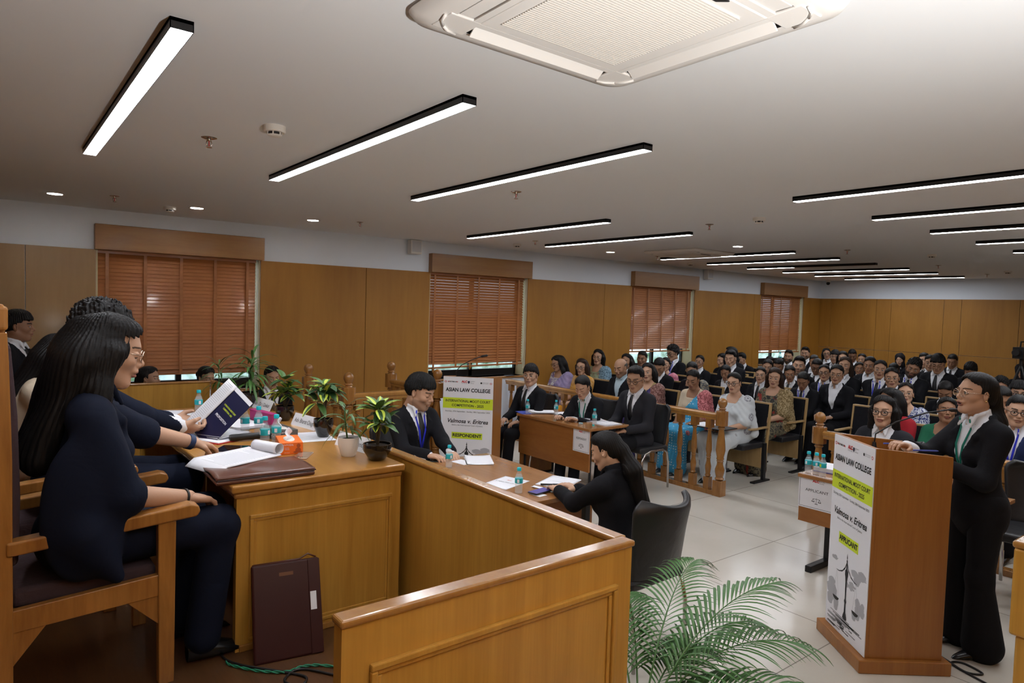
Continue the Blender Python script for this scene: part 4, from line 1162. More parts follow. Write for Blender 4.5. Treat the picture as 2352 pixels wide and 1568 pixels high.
# ------------------------------------------------------------------ lecterns with printed banners
def cloud(b, cx, cy, w, h, M, mi, seed):
    r = random.Random(seed)
    for k in range(7):
        x = cx+r.uniform(-0.4, 0.4)*w; y = cy+r.uniform(-0.3, 0.3)*h; rx = w*r.uniform(0.15, 0.3); ry = h*r.uniform(0.12, 0.28)
        b.add([M @ Vector((x+rx*math.cos(2*PI*i/14)*(1+0.15*math.sin(i*2.3)), y+ry*math.sin(2*PI*i/14), 0.00015+0.00002*k)) for i in range(14)], [tuple(range(14))], mi)
def banner(t, W, H, side, M):
    """M: x right, y up, z out, origin at the centre of the bottom edge"""
    b = MB(); b.box((-W/2, 0, 0.0), (W/2, H, 0.004), 0, M); bo = b.build('banner', PAPER, t)
    pr = MB(); u = W/0.47; v = H/1.17
    def P(x, y): return M @ Matrix.Translation((x*u, y*v, 0.0045))
    Y = 1.17
    # pale clouds and ground of the etching
    for i, (cx, cy, w, h) in enumerate([(0.12, 0.40, 0.16, 0.10), (-0.14, 0.22, 0.14, 0.2), (0.15, 0.22, 0.12, 0.16), (-0.15, 0.43, 0.08, 0.03), (0.19, 0.42, 0.06, 0.02), (0.05, 0.33, 0.10, 0.06)]): cloud(pr, cx*u, cy*v, w*u, h*v, M @ Matrix.Translation((0, 0, 0.0045)), 5, i)
    for i in range(26):
        r = random.Random(i*7+1); y0 = 0.10-0.085*(i/26)+0.0; x0 = r.uniform(-0.22, 0.12); L = r.uniform(0.03, 0.12)*(1 if i > 8 else 2.2)
        x1 = min(x0+L, 0.225)
        yy = (y0+r.uniform(-0.004, 0.004))*v
        pr.add([M @ Vector((p[0]*u, p[1], 0.0049)) for p in ((x0, yy-0.002), (x1, yy-0.0035), (x1, yy+0.003), (x0, yy+0.002))], [(0, 1, 2, 3)], 1 if i % 3 else 4)
    # balance: pillar, curved beam, pans
    prof = [(0.012, 0.105), (0.026, 0.11), (0.020, 0.13), (0.010, 0.15), (0.008, 0.20), (0.014, 0.215), (0.007, 0.23), (0.009, 0.33), (0.014, 0.36), (0.018, 0.37), (0.018, 0.395), (0.008, 0.405), (0.003, 0.44), (0.007, 0.455), (0.002, 0.465), (0.005, 0.475), (0.0008, 0.50)]
    vv = [(-r_*1.0, z) for r_, z in prof]+[(r_, z) for r_, z in reversed(prof)]
    for i in range(len(prof)-1):
        a, c = prof[i], prof[i+1]
        pr.add([M @ Vector((x*u, y*v, 0.0051)) for x, y in ((-a[0], a[1]), (a[0], a[1]), (c[0], c[1]), (-c[0], c[1]))], [(0, 1, 2, 3)], 1)
    for s in (-1, 1):
        pts = [(0.0, 0.455), (s*0.02, 0.415), (s*0.05, 0.385), (s*0.09, 0.368), (s*0.125, 0.366)]
        for i in range(len(pts)-1):
            (xa, ya), (xb, yb) = pts[i], pts[i+1]; ta, tb = 0.018-0.004*i, 0.014-0.004*i
            pr.add([M @ Vector((x*u, y*v, 0.0053)) for x, y in ((xa, ya), (xb, yb), (xb, yb-tb*0.8), (xa, ya-ta))], [(0, 1, 2, 3)], 1)
        for e in (-0.03, 0.03):
            pr.add([M @ Vector((x*u, y*v, 0.0052)) for x, y in ((s*0.115-0.0006, 0.366), (s*0.115+0.0006, 0.366), (s*0.115+e+0.0006, 0.20), (s*0.115+e-0.0006, 0.20))], [(0, 1, 2, 3)], 4)
        pan = [(s*0.115+0.038*math.cos(a), 0.20+0.022*math.sin(a)) for a in [PI+PI*i/8 for i in range(9)]]
        pr.add([M @ Vector((x*u, y*v, 0.0054)) for x, y in pan], [tuple(range(9))], 1)
    # yellow bands
    pr.add([M @ Vector((x*u, y*v, 0.0048)) for x, y in ((-0.235, 0.845), (0.235, 0.845), (0.235, 0.955), (-0.235, 0.955))], [(0, 1, 2, 3)], 3)
    bw = 0.145 if side == 'RESPONDENT' else 0.115
    pr.add([M @ Vector((x*u, y*v, 0.0048)) for x, y in ((-bw, 0.535), (bw, 0.535), (bw, 0.60), (-bw, 0.60))], [(0, 1, 2, 3)], 3)
    T = lambda s_, x, y, size, mi=1, **k: text_shape(pr, s_, size*v, P(x, y), mi, depth=0.0012, **k)
    T('ASIAN LAW COLLEGE', 0, 1.035, 0.052, bold=0.0016, width=0.42*u)
    T('INTERNATIONAL MOOT COURT', 0, 0.922, 0.036, bold=0.0007, width=0.42*u)
    T('COMPETITION - 2025', 0, 0.876, 0.036, bold=0.0007, width=0.30*u)
    T('Saturday, 27th September - Sunday, 28th September 2025', 0, 0.815, 0.020, 1, width=0.42*u)
    T('Valmosa v. Eritrea', 0, 0.715, 0.058, shear=0.28, bold=0.0012, width=0.38*u)
    T('Before the International Court of Justice', 0, 0.674, 0.019, 1, width=0.29*u)
    T(side, 0, 0.568, 0.044, bold=0.0016, width=bw*1.88*u)
    T('THE TIMES OF', -0.145, 1.118, 0.016, 1, bold=0.0005, width=0.07*u)
    T('IN', -0.185, 1.118, 0.014, 2, bold=0.0008); T('OI', -0.105, 1.118, 0.014, 2, bold=0.0008)
    T('ALC', -0.035, 1.123, 0.030, 2, bold=0.0016, width=0.055*u)
    T('ASIAN LAW COLLEGE', -0.035, 1.104, 0.007, 1, width=0.055*u)
    T('UNIVERSITY', 0.042, 1.128, 0.009, 1); T('OF', 0.025, 1.118, 0.009, 1); T('LONDON', 0.037, 1.108, 0.009, 1)
    T('INTERNATIONAL', 0.160, 1.121, 0.009, 4); T('MOOT SOCIETY', 0.160, 1.111, 0.009, 4)
    def disc(x, y, r, mi, z=0.0052, n=14): pr.add([M @ Vector(((x+r*math.cos(2*PI*i/n))*u, (y+r*math.sin(2*PI*i/n))*v, z)) for i in range(n)], [tuple(range(n))], mi)
    disc(-0.212, 1.118, 0.010, 2); disc(-0.212, 1.118, 0.006, 0, 0.0055); disc(0.212, 1.114, 0.010, 2); disc(0.212, 1.114, 0.006, 0, 0.0055)
    disc(0.122, 1.116, 0.009, 1)
    pr.add([M @ Vector((x*u, y*v, 0.0052)) for x, y in ((-0.004, 1.132), (0.014, 1.132), (0.014, 1.114), (0.005, 1.102), (-0.004, 1.114))], [(0, 1, 2, 3, 4)], 6)
    pr.build('printed_design', [PAPER, INK, RED, YEL, INKG, INKL, NAVYP], bo, fix=False)
def lectern(label, x, y, rot, side, mic=True, w=0.47, d=0.425, h=1.25):
    """front (banner) faces local -Y, origin at the front left foot corner"""
    t = thing('lectern', label, 'lectern', (x, y, 0), rot)
    b = MB(); b.box((-0.03, -0.045, 0), (w+0.03, d+0.04, 0.075)); b.build('plinth', LAMV, t, bevel=0.006)
    th = 0.018
    b = MB(); b.box((0, 0, 0.075), (w, th, h)); b.build('front_panel', LAMV, t, bevel=0.002)
    for xx in (0.0, w-th):
        b = MB(); b.prism([(th, 0.075), (d, 0.075), (d, h-0.035), (th, h)], xx, xx+th, 'x'); b.build('side_panel', LAMV, t, bevel=0.002)
    b = MB(); b.box((th, d-th-0.02, 0.10), (w-th, d-th, 0.9)); b.build('back_panel', LAMV, t)
    b = MB(); b.prism([(th, h-0.055), (d, h-0.15), (d, h-0.165), (th, h-0.07)], th, w-th, 'x'); b.build('reading_shelf', LAMV, t)
    banner(t, w-0.004, h-0.08, side, Matrix(((1, 0, 0, w/2), (0, 0, -1, -0.001), (0, 1, 0, 0.078), (0, 0, 0, 1))))
    return t
LA = (3.837, 1.627); LB = (4.129, 1.995)
ang = math.atan2(LA[1]-LB[1], LA[0]-LB[0])        # front edge from far left to near right
tA = lectern('brown lectern at right with tall APPLICANT banner on its front', LB[0], LB[1], ang, 'APPLICANT')
RA = (3.70, 5.84); RB = (4.05, 5.44)
angR = math.atan2(RB[1]-RA[1], RB[0]-RA[0])
tR = lectern('lectern with the RESPONDENT banner beside the clerk in black suit', RA[0], RA[1], angR, 'RESPONDENT', w=0.53)
def gooseneck(parent_M, base, pts, label):
    t = thing('gooseneck_microphone', label, 'microphone', base)
    b = MB(); b.tube([(0, 0, 0), (0, 0, 0.04)], [0.016, 0.010], 10); b.build('base', BLACK, t, smooth=40)
    b = MB(); b.tube([Vector(p) for p in pts[:-1]], 0.0045, 8); b.build('gooseneck', BLACK, t, smooth=True)
    b = MB(); a, c = Vector(pts[-2]), Vector(pts[-1]); b.tube([a, a.lerp(c, 0.15), a.lerp(c, 0.9), c], [0.005, 0.011, 0.012, 0.007], 10); b.build('mic_head', BLACK, t, smooth=True)
gooseneck(None, (3.83, 5.78, 1.19), [(0, 0, 0.03), (-0.01, 0.02, 0.10), (0.03, -0.02, 0.17), (0.10, -0.10, 0.23), (0.17, -0.17, 0.27), (0.22, -0.22, 0.285)], 'black gooseneck microphone rising from the respondent lectern')
gooseneck(None, (4.28, 1.83, 1.17), [(0, 0, 0.03), (0.0, -0.005, 0.09), (0.07, -0.09, 0.17), (0.18, -0.21, 0.235), (0.26, -0.30, 0.26), (0.33, -0.385, 0.262)], 'black gooseneck microphone pointing at the speaking woman')

# ------------------------------------------------------------------ tables
def placard(t_xyz, rot, w, h, title, label, lean=0.0):
    """sign sheet with a border, hanging on a front panel; faces local -Y"""
    t = thing('paper_sign', label, 'sign', t_xyz, rot)
    M = Matrix(((1, 0, 0, 0), (0, 0, -1, 0), (0, 1, 0, 0), (0, 0, 0, 1)))
    b = MB(); b.box((-w/2, -0.0015, 0), (w/2, 0, h)); b.build('sheet', PAPER, t)
    p = MB()
    for a, c, e, g in ((-w/2+0.01, -w/2+0.0125, 0.01, h-0.01), (w/2-0.0125, w/2-0.01, 0.01, h-0.01), (-w/2+0.01, w/2-0.01, 0.01, 0.0125), (-w/2+0.01, w/2-0.01, h-0.0125, h-0.01)):
        p.add([(a, -0.002, e), (c, -0.002, e), (c, -0.002, g), (a, -0.002, g)], [(0, 1, 2, 3)], 0)
    T = lambda s_, x, y, size, mi=0, **k: text_shape(p, s_, size, M @ Matrix.Translation((x, y, 0.002)), mi, **k)
    T('ALC', -0.01, h*0.83, 0.026, 1, bold=0.0016); T('ASIAN LAW', 0.035, h*0.84, 0.009, 0); T('COLLEGE', 0.035, h*0.79, 0.009, 0)
    T(title, 0, h*0.54, 0.030, 0, width=w*0.62)
    # small balance
    y0 = h*0.17
    def q(x0, z0, x1, z1, th=0.0012):
        dx, dz = x1-x0, z1-z0; L = math.hypot(dx, dz); nx, nz = -dz/L*th, dx/L*th
        p.add([(x0+nx, -0.0025, z0+nz), (x1+nx, -0.0025, z1+nz), (x1-nx, -0.0025, z1-nz), (x0-nx, -0.0025, z0-nz)], [(0, 1, 2, 3)], 0)
    q(0, y0, 0, y0+0.045); q(-0.012, y0, 0.012, y0, 0.002); q(-0.025, y0+0.038, 0.025, y0+0.038)
    for s in (-1, 1):
        q(s*0.025, y0+0.038, s*0.035, y0+0.018); q(s*0.025, y0+0.038, s*0.016, y0+0.018); q(s*0.014, y0+0.016, s*0.037, y0+0.016, 0.0025)
    p.build('printed_text', [INK, RED], t, fix=False)
    return t
# respondents' table: panel faces the judges (-X)
RT = thing('respondents_table', 'brown laminate table with deep front panel seating three respondents', 'table', (4.86, 4.87, 0))
b = MB(); b.box((0, 0, 0.722), (0.60, 1.20, 0.75)); b.build('tabletop', LAMTOP, RT, bevel=0.003)
b = MB(); b.box((0.03, 0.02, 0.29), (0.05, 1.18, 0.722)); b.build('front_panel', LAM, RT)
for yy in (0.02, 1.16):
    b = MB(); b.box((0.05, yy, 0.0), (0.55, yy+0.02, 0.722)); b.box((0.05, yy, 0), (0.55, yy+0.02, 0.03)); b.build('side_panel', LAM, RT) if yy > 1 else None
for s, (lx, ly) in enumerate(((0.08, 0.05), (0.52, 0.05), (0.08, 1.12), (0.52, 1.12))):
    b = MB(); b.tube([(lx, ly, 0.01), (lx, ly, 0.725)], 0.014, 10); b.build('leg', STEEL, RT, smooth=40)
placard((4.886, 5.005, 0.485), -PI/2, 0.245, 0.262, 'RESPONDENT', 'white RESPONDENT sign hanging on the respondents table')
# applicants' table
AT = thing('applicants_table', 'brown laminate table on black T-shaped legs behind the applicant lectern', 'table', (4.97, 1.44, 0))
b = MB(); b.box((0, 0, 0.722), (0.62, 1.24, 0.75)); b.build('tabletop', LAMTOP, AT, bevel=0.003)
b = MB(); b.box((0.02, 0.02, 0.38), (0.04, 1.23, 0.722)); b.build('front_panel', LAM, AT)
for yy in (0.14, 1.12):
    b = MB(); b.box((0.27, yy-0.02, 0.05), (0.33, yy+0.02, 0.722)); b.box((0.0, yy-0.025, 0.0), (0.60, yy+0.025, 0.05)); b.build('leg', STEEL, AT, bevel=0.004)
placard((4.988, 2.53, 0.492), -PI/2, 0.29, 0.262, 'APPLICANT', 'white APPLICANT sign hanging on the table beside the lectern')
# clerks' table
CT = thing('clerks_table', 'long brown table of the two clerks below the judges desk', 'table', (2.50, 3.16, 0))
b = MB(); b.box((0, 0, 0.72), (0.78, 1.32, 0.75)); b.build('tabletop', LAMTOP, CT, bevel=0.003)
b = MB(); b.box((0.72, 0.03, 0.32), (0.74, 1.29, 0.72)); b.build('front_panel', LAM, CT)
for lx, ly in ((0.05, 0.05), (0.70, 0.05), (0.05, 1.27), (0.70, 1.27)):
    b = MB(); b.box((lx-0.02, ly-0.02, 0), (lx+0.02, ly+0.02, 0.72)); b.build('leg', STEEL, CT)

# ------------------------------------------------------------------ chrome and black visitor chairs
def visitor_chair(x, y, rot, label):
    t = thing('visitor_chair', label, 'chair', (x, y, 0), RAD(rot), 'black leather visitor chairs with chrome legs')
    # faces +X
    b = MB()
    def bk(u, v):
        yy = (u-0.5)*0.50; z = 0.49+0.425*v
        wv = 1.0 if v < 0.85 else 1-0.25*((v-0.85)/0.15)**2
        return (-0.22-0.12*v+0.12*(abs(u-0.5)*2)**2*(0.3+0.7*v), yy*(0.86+0.14*v)*wv, z+0.03*v*(abs(u-0.5)*2)**2)
    b.grid(bk, 18, 14); o = b.build('backrest', LEATHER, t, smooth=True, solid=0.035)
    md = o.modifiers.new('b', 'BEVEL'); md.width = 0.012; md.segments = 3; md.limit_method = 'ANGLE'
    b = MB(); b.box((-0.22, -0.245, 0.43), (0.24, 0.245, 0.50)); b.build('seat', LEATHER, t, bevel=0.03, seg=4)
    for s in (-1, 1):
        b = MB(); b.tube([(-0.25, s*0.23, 0.012), (-0.235, s*0.235, 0.30), (-0.20, s*0.24, 0.42), (-0.12, s*0.245, 0.455), (0.08, s*0.245, 0.455), (0.17, s*0.245, 0.43), (0.215, s*0.24, 0.35), (0.26, s*0.235, 0.012)], 0.0125, 10, cap=True); b.build('leg_frame', CHROME, t, smooth=True)
    return t
visitor_chair(5.85, 1.35, 190, 'empty black chair behind the speaking woman')

# ------------------------------------------------------------------ audience chairs
def hall_chair(x, y, label, proto=[None]):
    if proto[0] is None:
        t = thing('hall_chair', label, 'chair', (x, y, 0), PI, 'wood-edged black hall chairs'); proto[0] = t
        w = 0.265
        b = MB(); b.box((-0.235, -w+0.012, 0.40), (0.20, w-0.012, 0.47)); b.build('seat', LEATHER, t, bevel=0.02, seg=3)
        b = MB(); b.prism([(-0.235, 0.44), (-0.205, 0.44), (-0.30, 0.915), (-0.33, 0.915)], -w+0.018, w-0.018, 'y'); b.build('backrest', M_SUIT, t, bevel=0.01)
        b = MB()
        for s in (-1, 1): b.prism([(-0.25, 0.12), (-0.21, 0.12), (-0.305, 0.93), (-0.342, 0.93)], s*w-0.011, s*w+0.011, 'y')
        b.prism([(-0.302, 0.912), (-0.304, 0.932), (-0.342, 0.932), (-0.340, 0.912)], -w, w, 'y'); b.build('wood_frame', PLY, t, bevel=0.003)
        for s in (-1, 1):
            b = MB(); b.box((-0.27, s*w-0.025, 0.635), (0.10, s*w+0.025, 0.655)); b.build('armrest', PLY, t, bevel=0.006)
            b = MB(); b.box((-0.25, s*w-0.018, 0.02), (-0.20, s*w+0.018, 0.46)); b.box((-0.33, s*w-0.03, 0), (0.0, s*w+0.03, 0.02)); b.build('leg', STEEL, t, bevel=0.003)
        b = MB(); b.prism([(-0.20, 0.16), (-0.185, 0.16), (-0.185, 0.40), (-0.20, 0.40)], -w+0.02, w-0.02, 'y'); b.build('modesty_board', PLY, t)
        return t
    return dup(proto[0], (x, y, 0), PI, label)
# ------------------------------------------------------------------ bottles
_bot = [None]
def bottle(x, y, z, label, group, rz=0, s=1.0):
    if _bot[0] is None:
        t = thing('water_bottle', label, 'bottle', (x, y, z), rz, group); _bot[0] = t
        b = MB()
        prof = [(0.0, 0.002), (0.020, 0.0), (0.025, 0.006)]
        for k in range(5):
            zz = 0.014+k*0.011; prof += [(0.0262, zz), (0.0245, zz+0.0055)]
        prof += [(0.0262, 0.070), (0.0262, 0.100)]
        for k in range(3):
            zz = 0.106+k*0.008; prof += [(0.0255-k*0.003, zz), (0.0245-k*0.0035, zz+0.004)]
        prof += [(0.013, 0.139), (0.0115, 0.148), (0.0115, 0.154)]
        b.lathe(prof, n=20); b.build('body', PET, t, smooth=60, fix=False)
        b = MB(); b.lathe([(0.0, 0.004), (0.0228, 0.006), (0.0235, 0.015), (0.0235, 0.10), (0.019, 0.122), (0.0, 0.1225)], n=16); b.build('water', PET, t, smooth=60, fix=False)
        b = MB(); b.lathe([(0.0266, 0.069), (0.0268, 0.070), (0.0268, 0.101), (0.0266, 0.102)], n=22, mi=0)
        for k in range(3):
            a = k*2.1
            b.grid(lambda u, v: (0.0271*math.cos(a+u*0.55), 0.0271*math.sin(a+u*0.55), 0.074+v*0.022), 4, 1, 1 if k else 2)
        b.build('label', [TEAL, PAPER, YEL], t, smooth=50, fix=False)
        b = MB(); b.lathe([(0.0135, 0.149), (0.0145, 0.150), (0.0145, 0.167), (0.012, 0.170), (0.0, 0.170)], n=18); b.build('cap', CAPM, t, smooth=40)
        t.scale = (s,)*3
        return t
    return dup(_bot[0], (x, y, z), rz, label, group, scale=s)
G = 'small water bottles with teal caps'
bottle(1.155, 4.97, ZD, 'water bottle standing alone at the far left of the judges desk', G, 0.3)
bottle(1.206, 4.08, ZD, 'left one of two water bottles behind the grey tissue box', G, 1.2)
bottle(1.275, 4.05, ZD, 'right one of two water bottles behind the grey tissue box', G, 2.0)
bottle(1.36, 4.72, ZD, 'water bottle mostly hidden behind the held booklet, only teal cap showing', G, 2.0)
bottle(1.191, 3.674, ZD, 'water bottle directly left of the orange tissue box', G, 0.8)
bottle(1.265, 3.71, ZD, 'water bottle behind the orange tissue box', G, 1.9)
bottle(2.737, 4.213, 0.75, 'water bottle in front of the seated male clerk', G, 0.3)
bottle(2.744, 3.38, 0.75, 'water bottle on the near end of the clerks table', G, 1.5)
bottle(4.935, 5.96, 0.75, 'left water bottle on the respondents table', G, 0.2)
bottle(5.198, 5.76, 0.75, 'middle water bottle on the respondents table', G, 1.0)
bottle(5.124, 5.06, 0.75, 'right water bottle on the respondents table, near the loose caps', G, 2.2)
bottle(5.04, 2.635, 0.75, 'left of three water bottles on the applicants table', G, 0.6)
bottle(5.045, 2.575, 0.75, 'middle of three water bottles on the applicants table', G, 1.3)
bottle(5.03, 2.515, 0.75, 'right of three water bottles on the applicants table', G, 2.6)
bottle(14.03, 8.12, ZS, 'large water bottle on the last window sill', G, 2.6, 1.5)

# ------------------------------------------------------------------ paper things
def sheet(name, x, y, z, rz, w, h, label, cat='paper', lines=10, curl=0.0, n=1, title=None, accent=None, th=0.0012, group=None, cover=None):
    t = thing(name, label, cat, (x, y, z), RAD(rz), group)
    b = MB()
    for k in range(n):
        r = random.Random(k+int(x*100)); a = r.uniform(-4, 4) if k else 0
        M = Matrix.Translation((r.uniform(-0.01, 0.01) if k else 0, r.uniform(-0.01, 0.01) if k else 0, th*(n-1-k)+0.0006*(n-k))) @ Matrix.Rotation(RAD(a), 4, 'Z')
        b.grid(lambda u, v: M @ Vector(((u-0.5)*w, (v-0.5)*h, (curl*(abs(u-0.5)*2)**3+curl*0.6*(v**4)) if k == 0 else 0)), 10, 10)
    b.build('sheets', PAPER, t, smooth=True, solid=0.0007)
    if lines:
        p = MB(); z0 = th*n+0.0012
        r = random.Random(int(y*77))
        for i in range(lines):
            yy = h*0.38-i*(h*0.76/lines); L = w*0.78*(1 if r.random() < 0.75 else r.uniform(0.3, 0.8))
            def pt(u, v): 
                return Vector(((u)*1.0, v, z0+curl*(abs(u/w)*2)**3+curl*0.6*((v/h+0.5)**4)))
            x0 = -w*0.39
            for q in range(4):
                xa, xb = x0+L*q/4, x0+L*(q+1)/4
                p.add([pt(xa, yy-0.0011), pt(xb, yy-0.0011), pt(xb, yy+0.0011), pt(xa, yy+0.0011)], [(0, 1, 2, 3)], 0)
        if accent: p.add([(-w*0.05, -h*0.1, z0+0.0002), (w*0.32, -h*0.1, z0+0.0002), (w*0.32, h*0.06, z0+0.0002), (-w*0.05, h*0.06, z0+0.0002)], [(0, 1, 2, 3)], 1)
        if title: text_shape(p, title, 0.03, Matrix.Translation((0, 0, z0)), 0, bold=0.0005)
        p.build('printed_text', [INKG, accent or INKG], t, fix=False)
    return t
PINK = mat('paper_pink', (0.75, 0.35, 0.42), 0.8)
MAG = mat('folder_magenta', (0.35, 0.02, 0.14), 0.6)
REDF = mat('folder_red', (0.45, 0.015, 0.015), 0.5)
zd = ZD+0.001
sheet('spiral_notebook', 0.96, 5.0, zd, 70, 0.21, 0.30, 'open spiral notebook at the far left of the judges desk', 'notebook', 0, 0.012, 5)
b = MB()
for k in range(26): b.tube([(0.965+0.10*math.cos(RAD(160))+0.28*(k/25-0.5)*math.cos(RAD(-20+0)), 0, 0)]*2, 0.001) if False else None
tn = thing('notebook_spiral', 'black wire spiral along the open notebook edge', 'wire', (0.90, 4.86, zd+0.008), RAD(-14))
for k in range(24):
    a = -0.14+k*0.0117; b.tube([(a, 0.006*math.cos(q*PI/4), 0.006*math.sin(q*PI/4)) for q in range(8)], 0.0009, 4, closed=True)
bpy.data.objects.remove(tn)
nb = [o for o in COL.objects if o.name == 'spiral_notebook'][0]
so_ = b.build('wire_spiral', BLACK, nb, fix=False); so_.location = (0.105, 0.0, 0.012); so_.rotation_euler = (0, 0, PI/2)
sheet('open_booklet', 0.78, 4.62, zd+0.012, 15, 0.21, 0.28, 'white booklet propped open before the far judge', 'booklet', 8, 0.02, 4)
sheet('paper', 1.02, 4.62, zd, 20, 0.21, 0.297, 'loose white sheet between the notebook and the stack of pink papers', lines=0)
sheet('paper_stack', 1.26, 4.38, zd, 12, 0.21, 0.29, 'untidy stack of white and pink papers behind the held booklet', 'papers', 9, 0.004, 10, accent=PINK)
t = thing('document_case', 'magenta folder standing behind the bottle pair on the desk', 'folder', (1.40, 4.36, ZD), RAD(10))
b = MB(); b.box((-0.02, -0.14, 0), (0.02, 0.14, 0.085)); b.box((-0.024, -0.142, 0.08), (0.022, 0.142, 0.09)); b.build('folder', MAG, t, bevel=0.004)
sheet('highlighted_document', 1.05, 4.12, zd+0.012, 28, 0.22, 0.30, 'open printed document with pink highlighting under the held booklet', 'document', 16, 0.004, 6, accent=PINK)
t = thing('document_folder', 'thin red folder under the highlighted document', 'folder', (1.03, 4.06, ZD), RAD(28))
b = MB(); b.box((-0.125, -0.165, 0), (0.125, 0.165, 0.006)); b.build('cover', REDF, t, bevel=0.002)
b = MB(); b.box((-0.118, -0.16, 0.006), (0.118, 0.15, 0.010)); b.build('pages', PAPER, t)
sheet('paper', 1.52, 3.83, zd, -8, 0.21, 0.297, 'printed sheet lying before the tilted name plates', lines=9)
# held booklet
t = thing('held_booklet', 'dark navy competition booklet with white back pages held by the judge', 'booklet', (1.02, 4.11, 1.205), RAD(-62))
Mt = Matrix.Rotation(RAD(33), 4, 'Y') @ Matrix.Rotation(RAD(0), 4, 'X')
Mh = Matrix(((0.80, 0, 0, 0), (0, 1, 0, 0), (0.60, 0, 1, 0), (0, 0, 0, 1)))
Fh = Matrix.Rotation(RAD(62), 4, 'Z') @ Matrix(((0.72, -0.12, -0.68, 0), (-0.20, -0.98, -0.04, 0), (0.66, -0.17, 0.73, 0), (0, 0, 0, 1)))
bpy.data.objects.remove(t)
t = thing('held_booklet', 'dark navy competition booklet with white back pages held by the judge', 'booklet', (0.925, 4.12, 1.19), 0)
R = Matrix(((0.66, 0.10, 0, 0), (0.22, -0.75, 0, 0), (0.72, -0.25, 0, 0), (0, 0, 0, 1)))
ex = Vector((0.66, -0.18, 0.73)).normalized(); ey = Vector((-0.25, 0.86, 0.35)); ey = (ey-ex*ey.dot(ex)).normalized(); ez = ex.cross(ey)
if ez.y > 0: ez = -ez; ey = ez.cross(ex)
F = Matrix(((ex.x, ey.x, ez.x, 0), (ex.y, ey.y, ez.y, 0), (ex.z, ey.z, ez.z, 0), (0, 0, 0, 1)))
b = MB(); b.grid(lambda u, v: F @ Vector((u*0.35, (v-0.5)*0.10+0.055, 0.004+0.006*math.sin(v*PI))), 8, 6); b.build('folded_pages', PAPER, t, smooth=True, solid=0.003)
b = MB(); b.grid(lambda u, v: F @ Vector((u*0.34+0.01, (v-0.5)*0.22-0.07, -0.002)), 2, 2); o = b.build('cover', NAVYP, t, solid=0.002); o['label'] = 'navy printed cover'
p = MB()
for k in range(30):
    uu = 0.015+k*0.011
    p.add([F @ Vector((uu+dx, yy, 0.0138)) for dx, yy in ((0, 0.02), (0.0018, 0.02), (0.0018, 0.09), (0, 0.09))], [(0, 1, 2, 3)], 0)
Ft = F @ Matrix.Translation((0, 0, 0.001)) @ Matrix.Rotation(-PI/2, 4, 'Z')
text_shape(p, 'INTERNATIONAL MOOT COURT', 0.013, Ft @ Matrix.Translation((0.085, 0.235, 0)), 1, bold=0.0003, width=0.13); text_shape(p, 'COMPETITION - 2025', 0.013, Ft @ Matrix.Translation((0.085, 0.215, 0)), 1, bold=0.0003, width=0.10)
text_shape(p, 'PROPOSITION', 0.02, Ft @ Matrix.Translation((0.085, 0.165, 0)), 2, bold=0.0005, width=0.12)
p.add([F @ Vector((0.325+dx, yy, 0.0005)) for dx, yy in ((0, -0.178), (0.024, -0.178), (0.024, 0.038), (0, 0.038))], [(0, 1, 2, 3)], 2)
p.build('printed_text', [INKL, YEL, PAPER], t, fix=False)
# tablet, handheld microphone
t = thing('tablet', 'dark glossy tablet lying under the near judges hand', 'tablet', (1.06, 3.66, ZD), RAD(-35))
b = MB(); b.box((-0.12, -0.085, 0), (0.12, 0.085, 0.008)); b.build('case', WPLAST, t, bevel=0.004)
b = MB(); b.box((-0.117, -0.082, 0.008), (0.117, 0.082, 0.0095)); b.build('screen', mat('screen_black', (0.006, 0.006, 0.007), 0.06), t)
t = thing('handheld_microphone', 'black handheld microphone lying beside the tissue boxes', 'microphone', (1.20, 3.90, ZD+0.024), RAD(-2))
b = MB(); b.tube([(-0.13, 0, 0), (-0.12, 0, 0), (0.10, 0, 0.0)], [0.016, 0.019, 0.019], 16); b.build('handle', BLACK, t, smooth=40)
b = MB(); b.tube([(0.10, 0, 0), (0.12, 0, 0), (0.15, 0, 0), (0.165, 0, 0)], [0.020, 0.024, 0.024, 0.012], 16); b.build('head', STEEL, t, smooth=40)
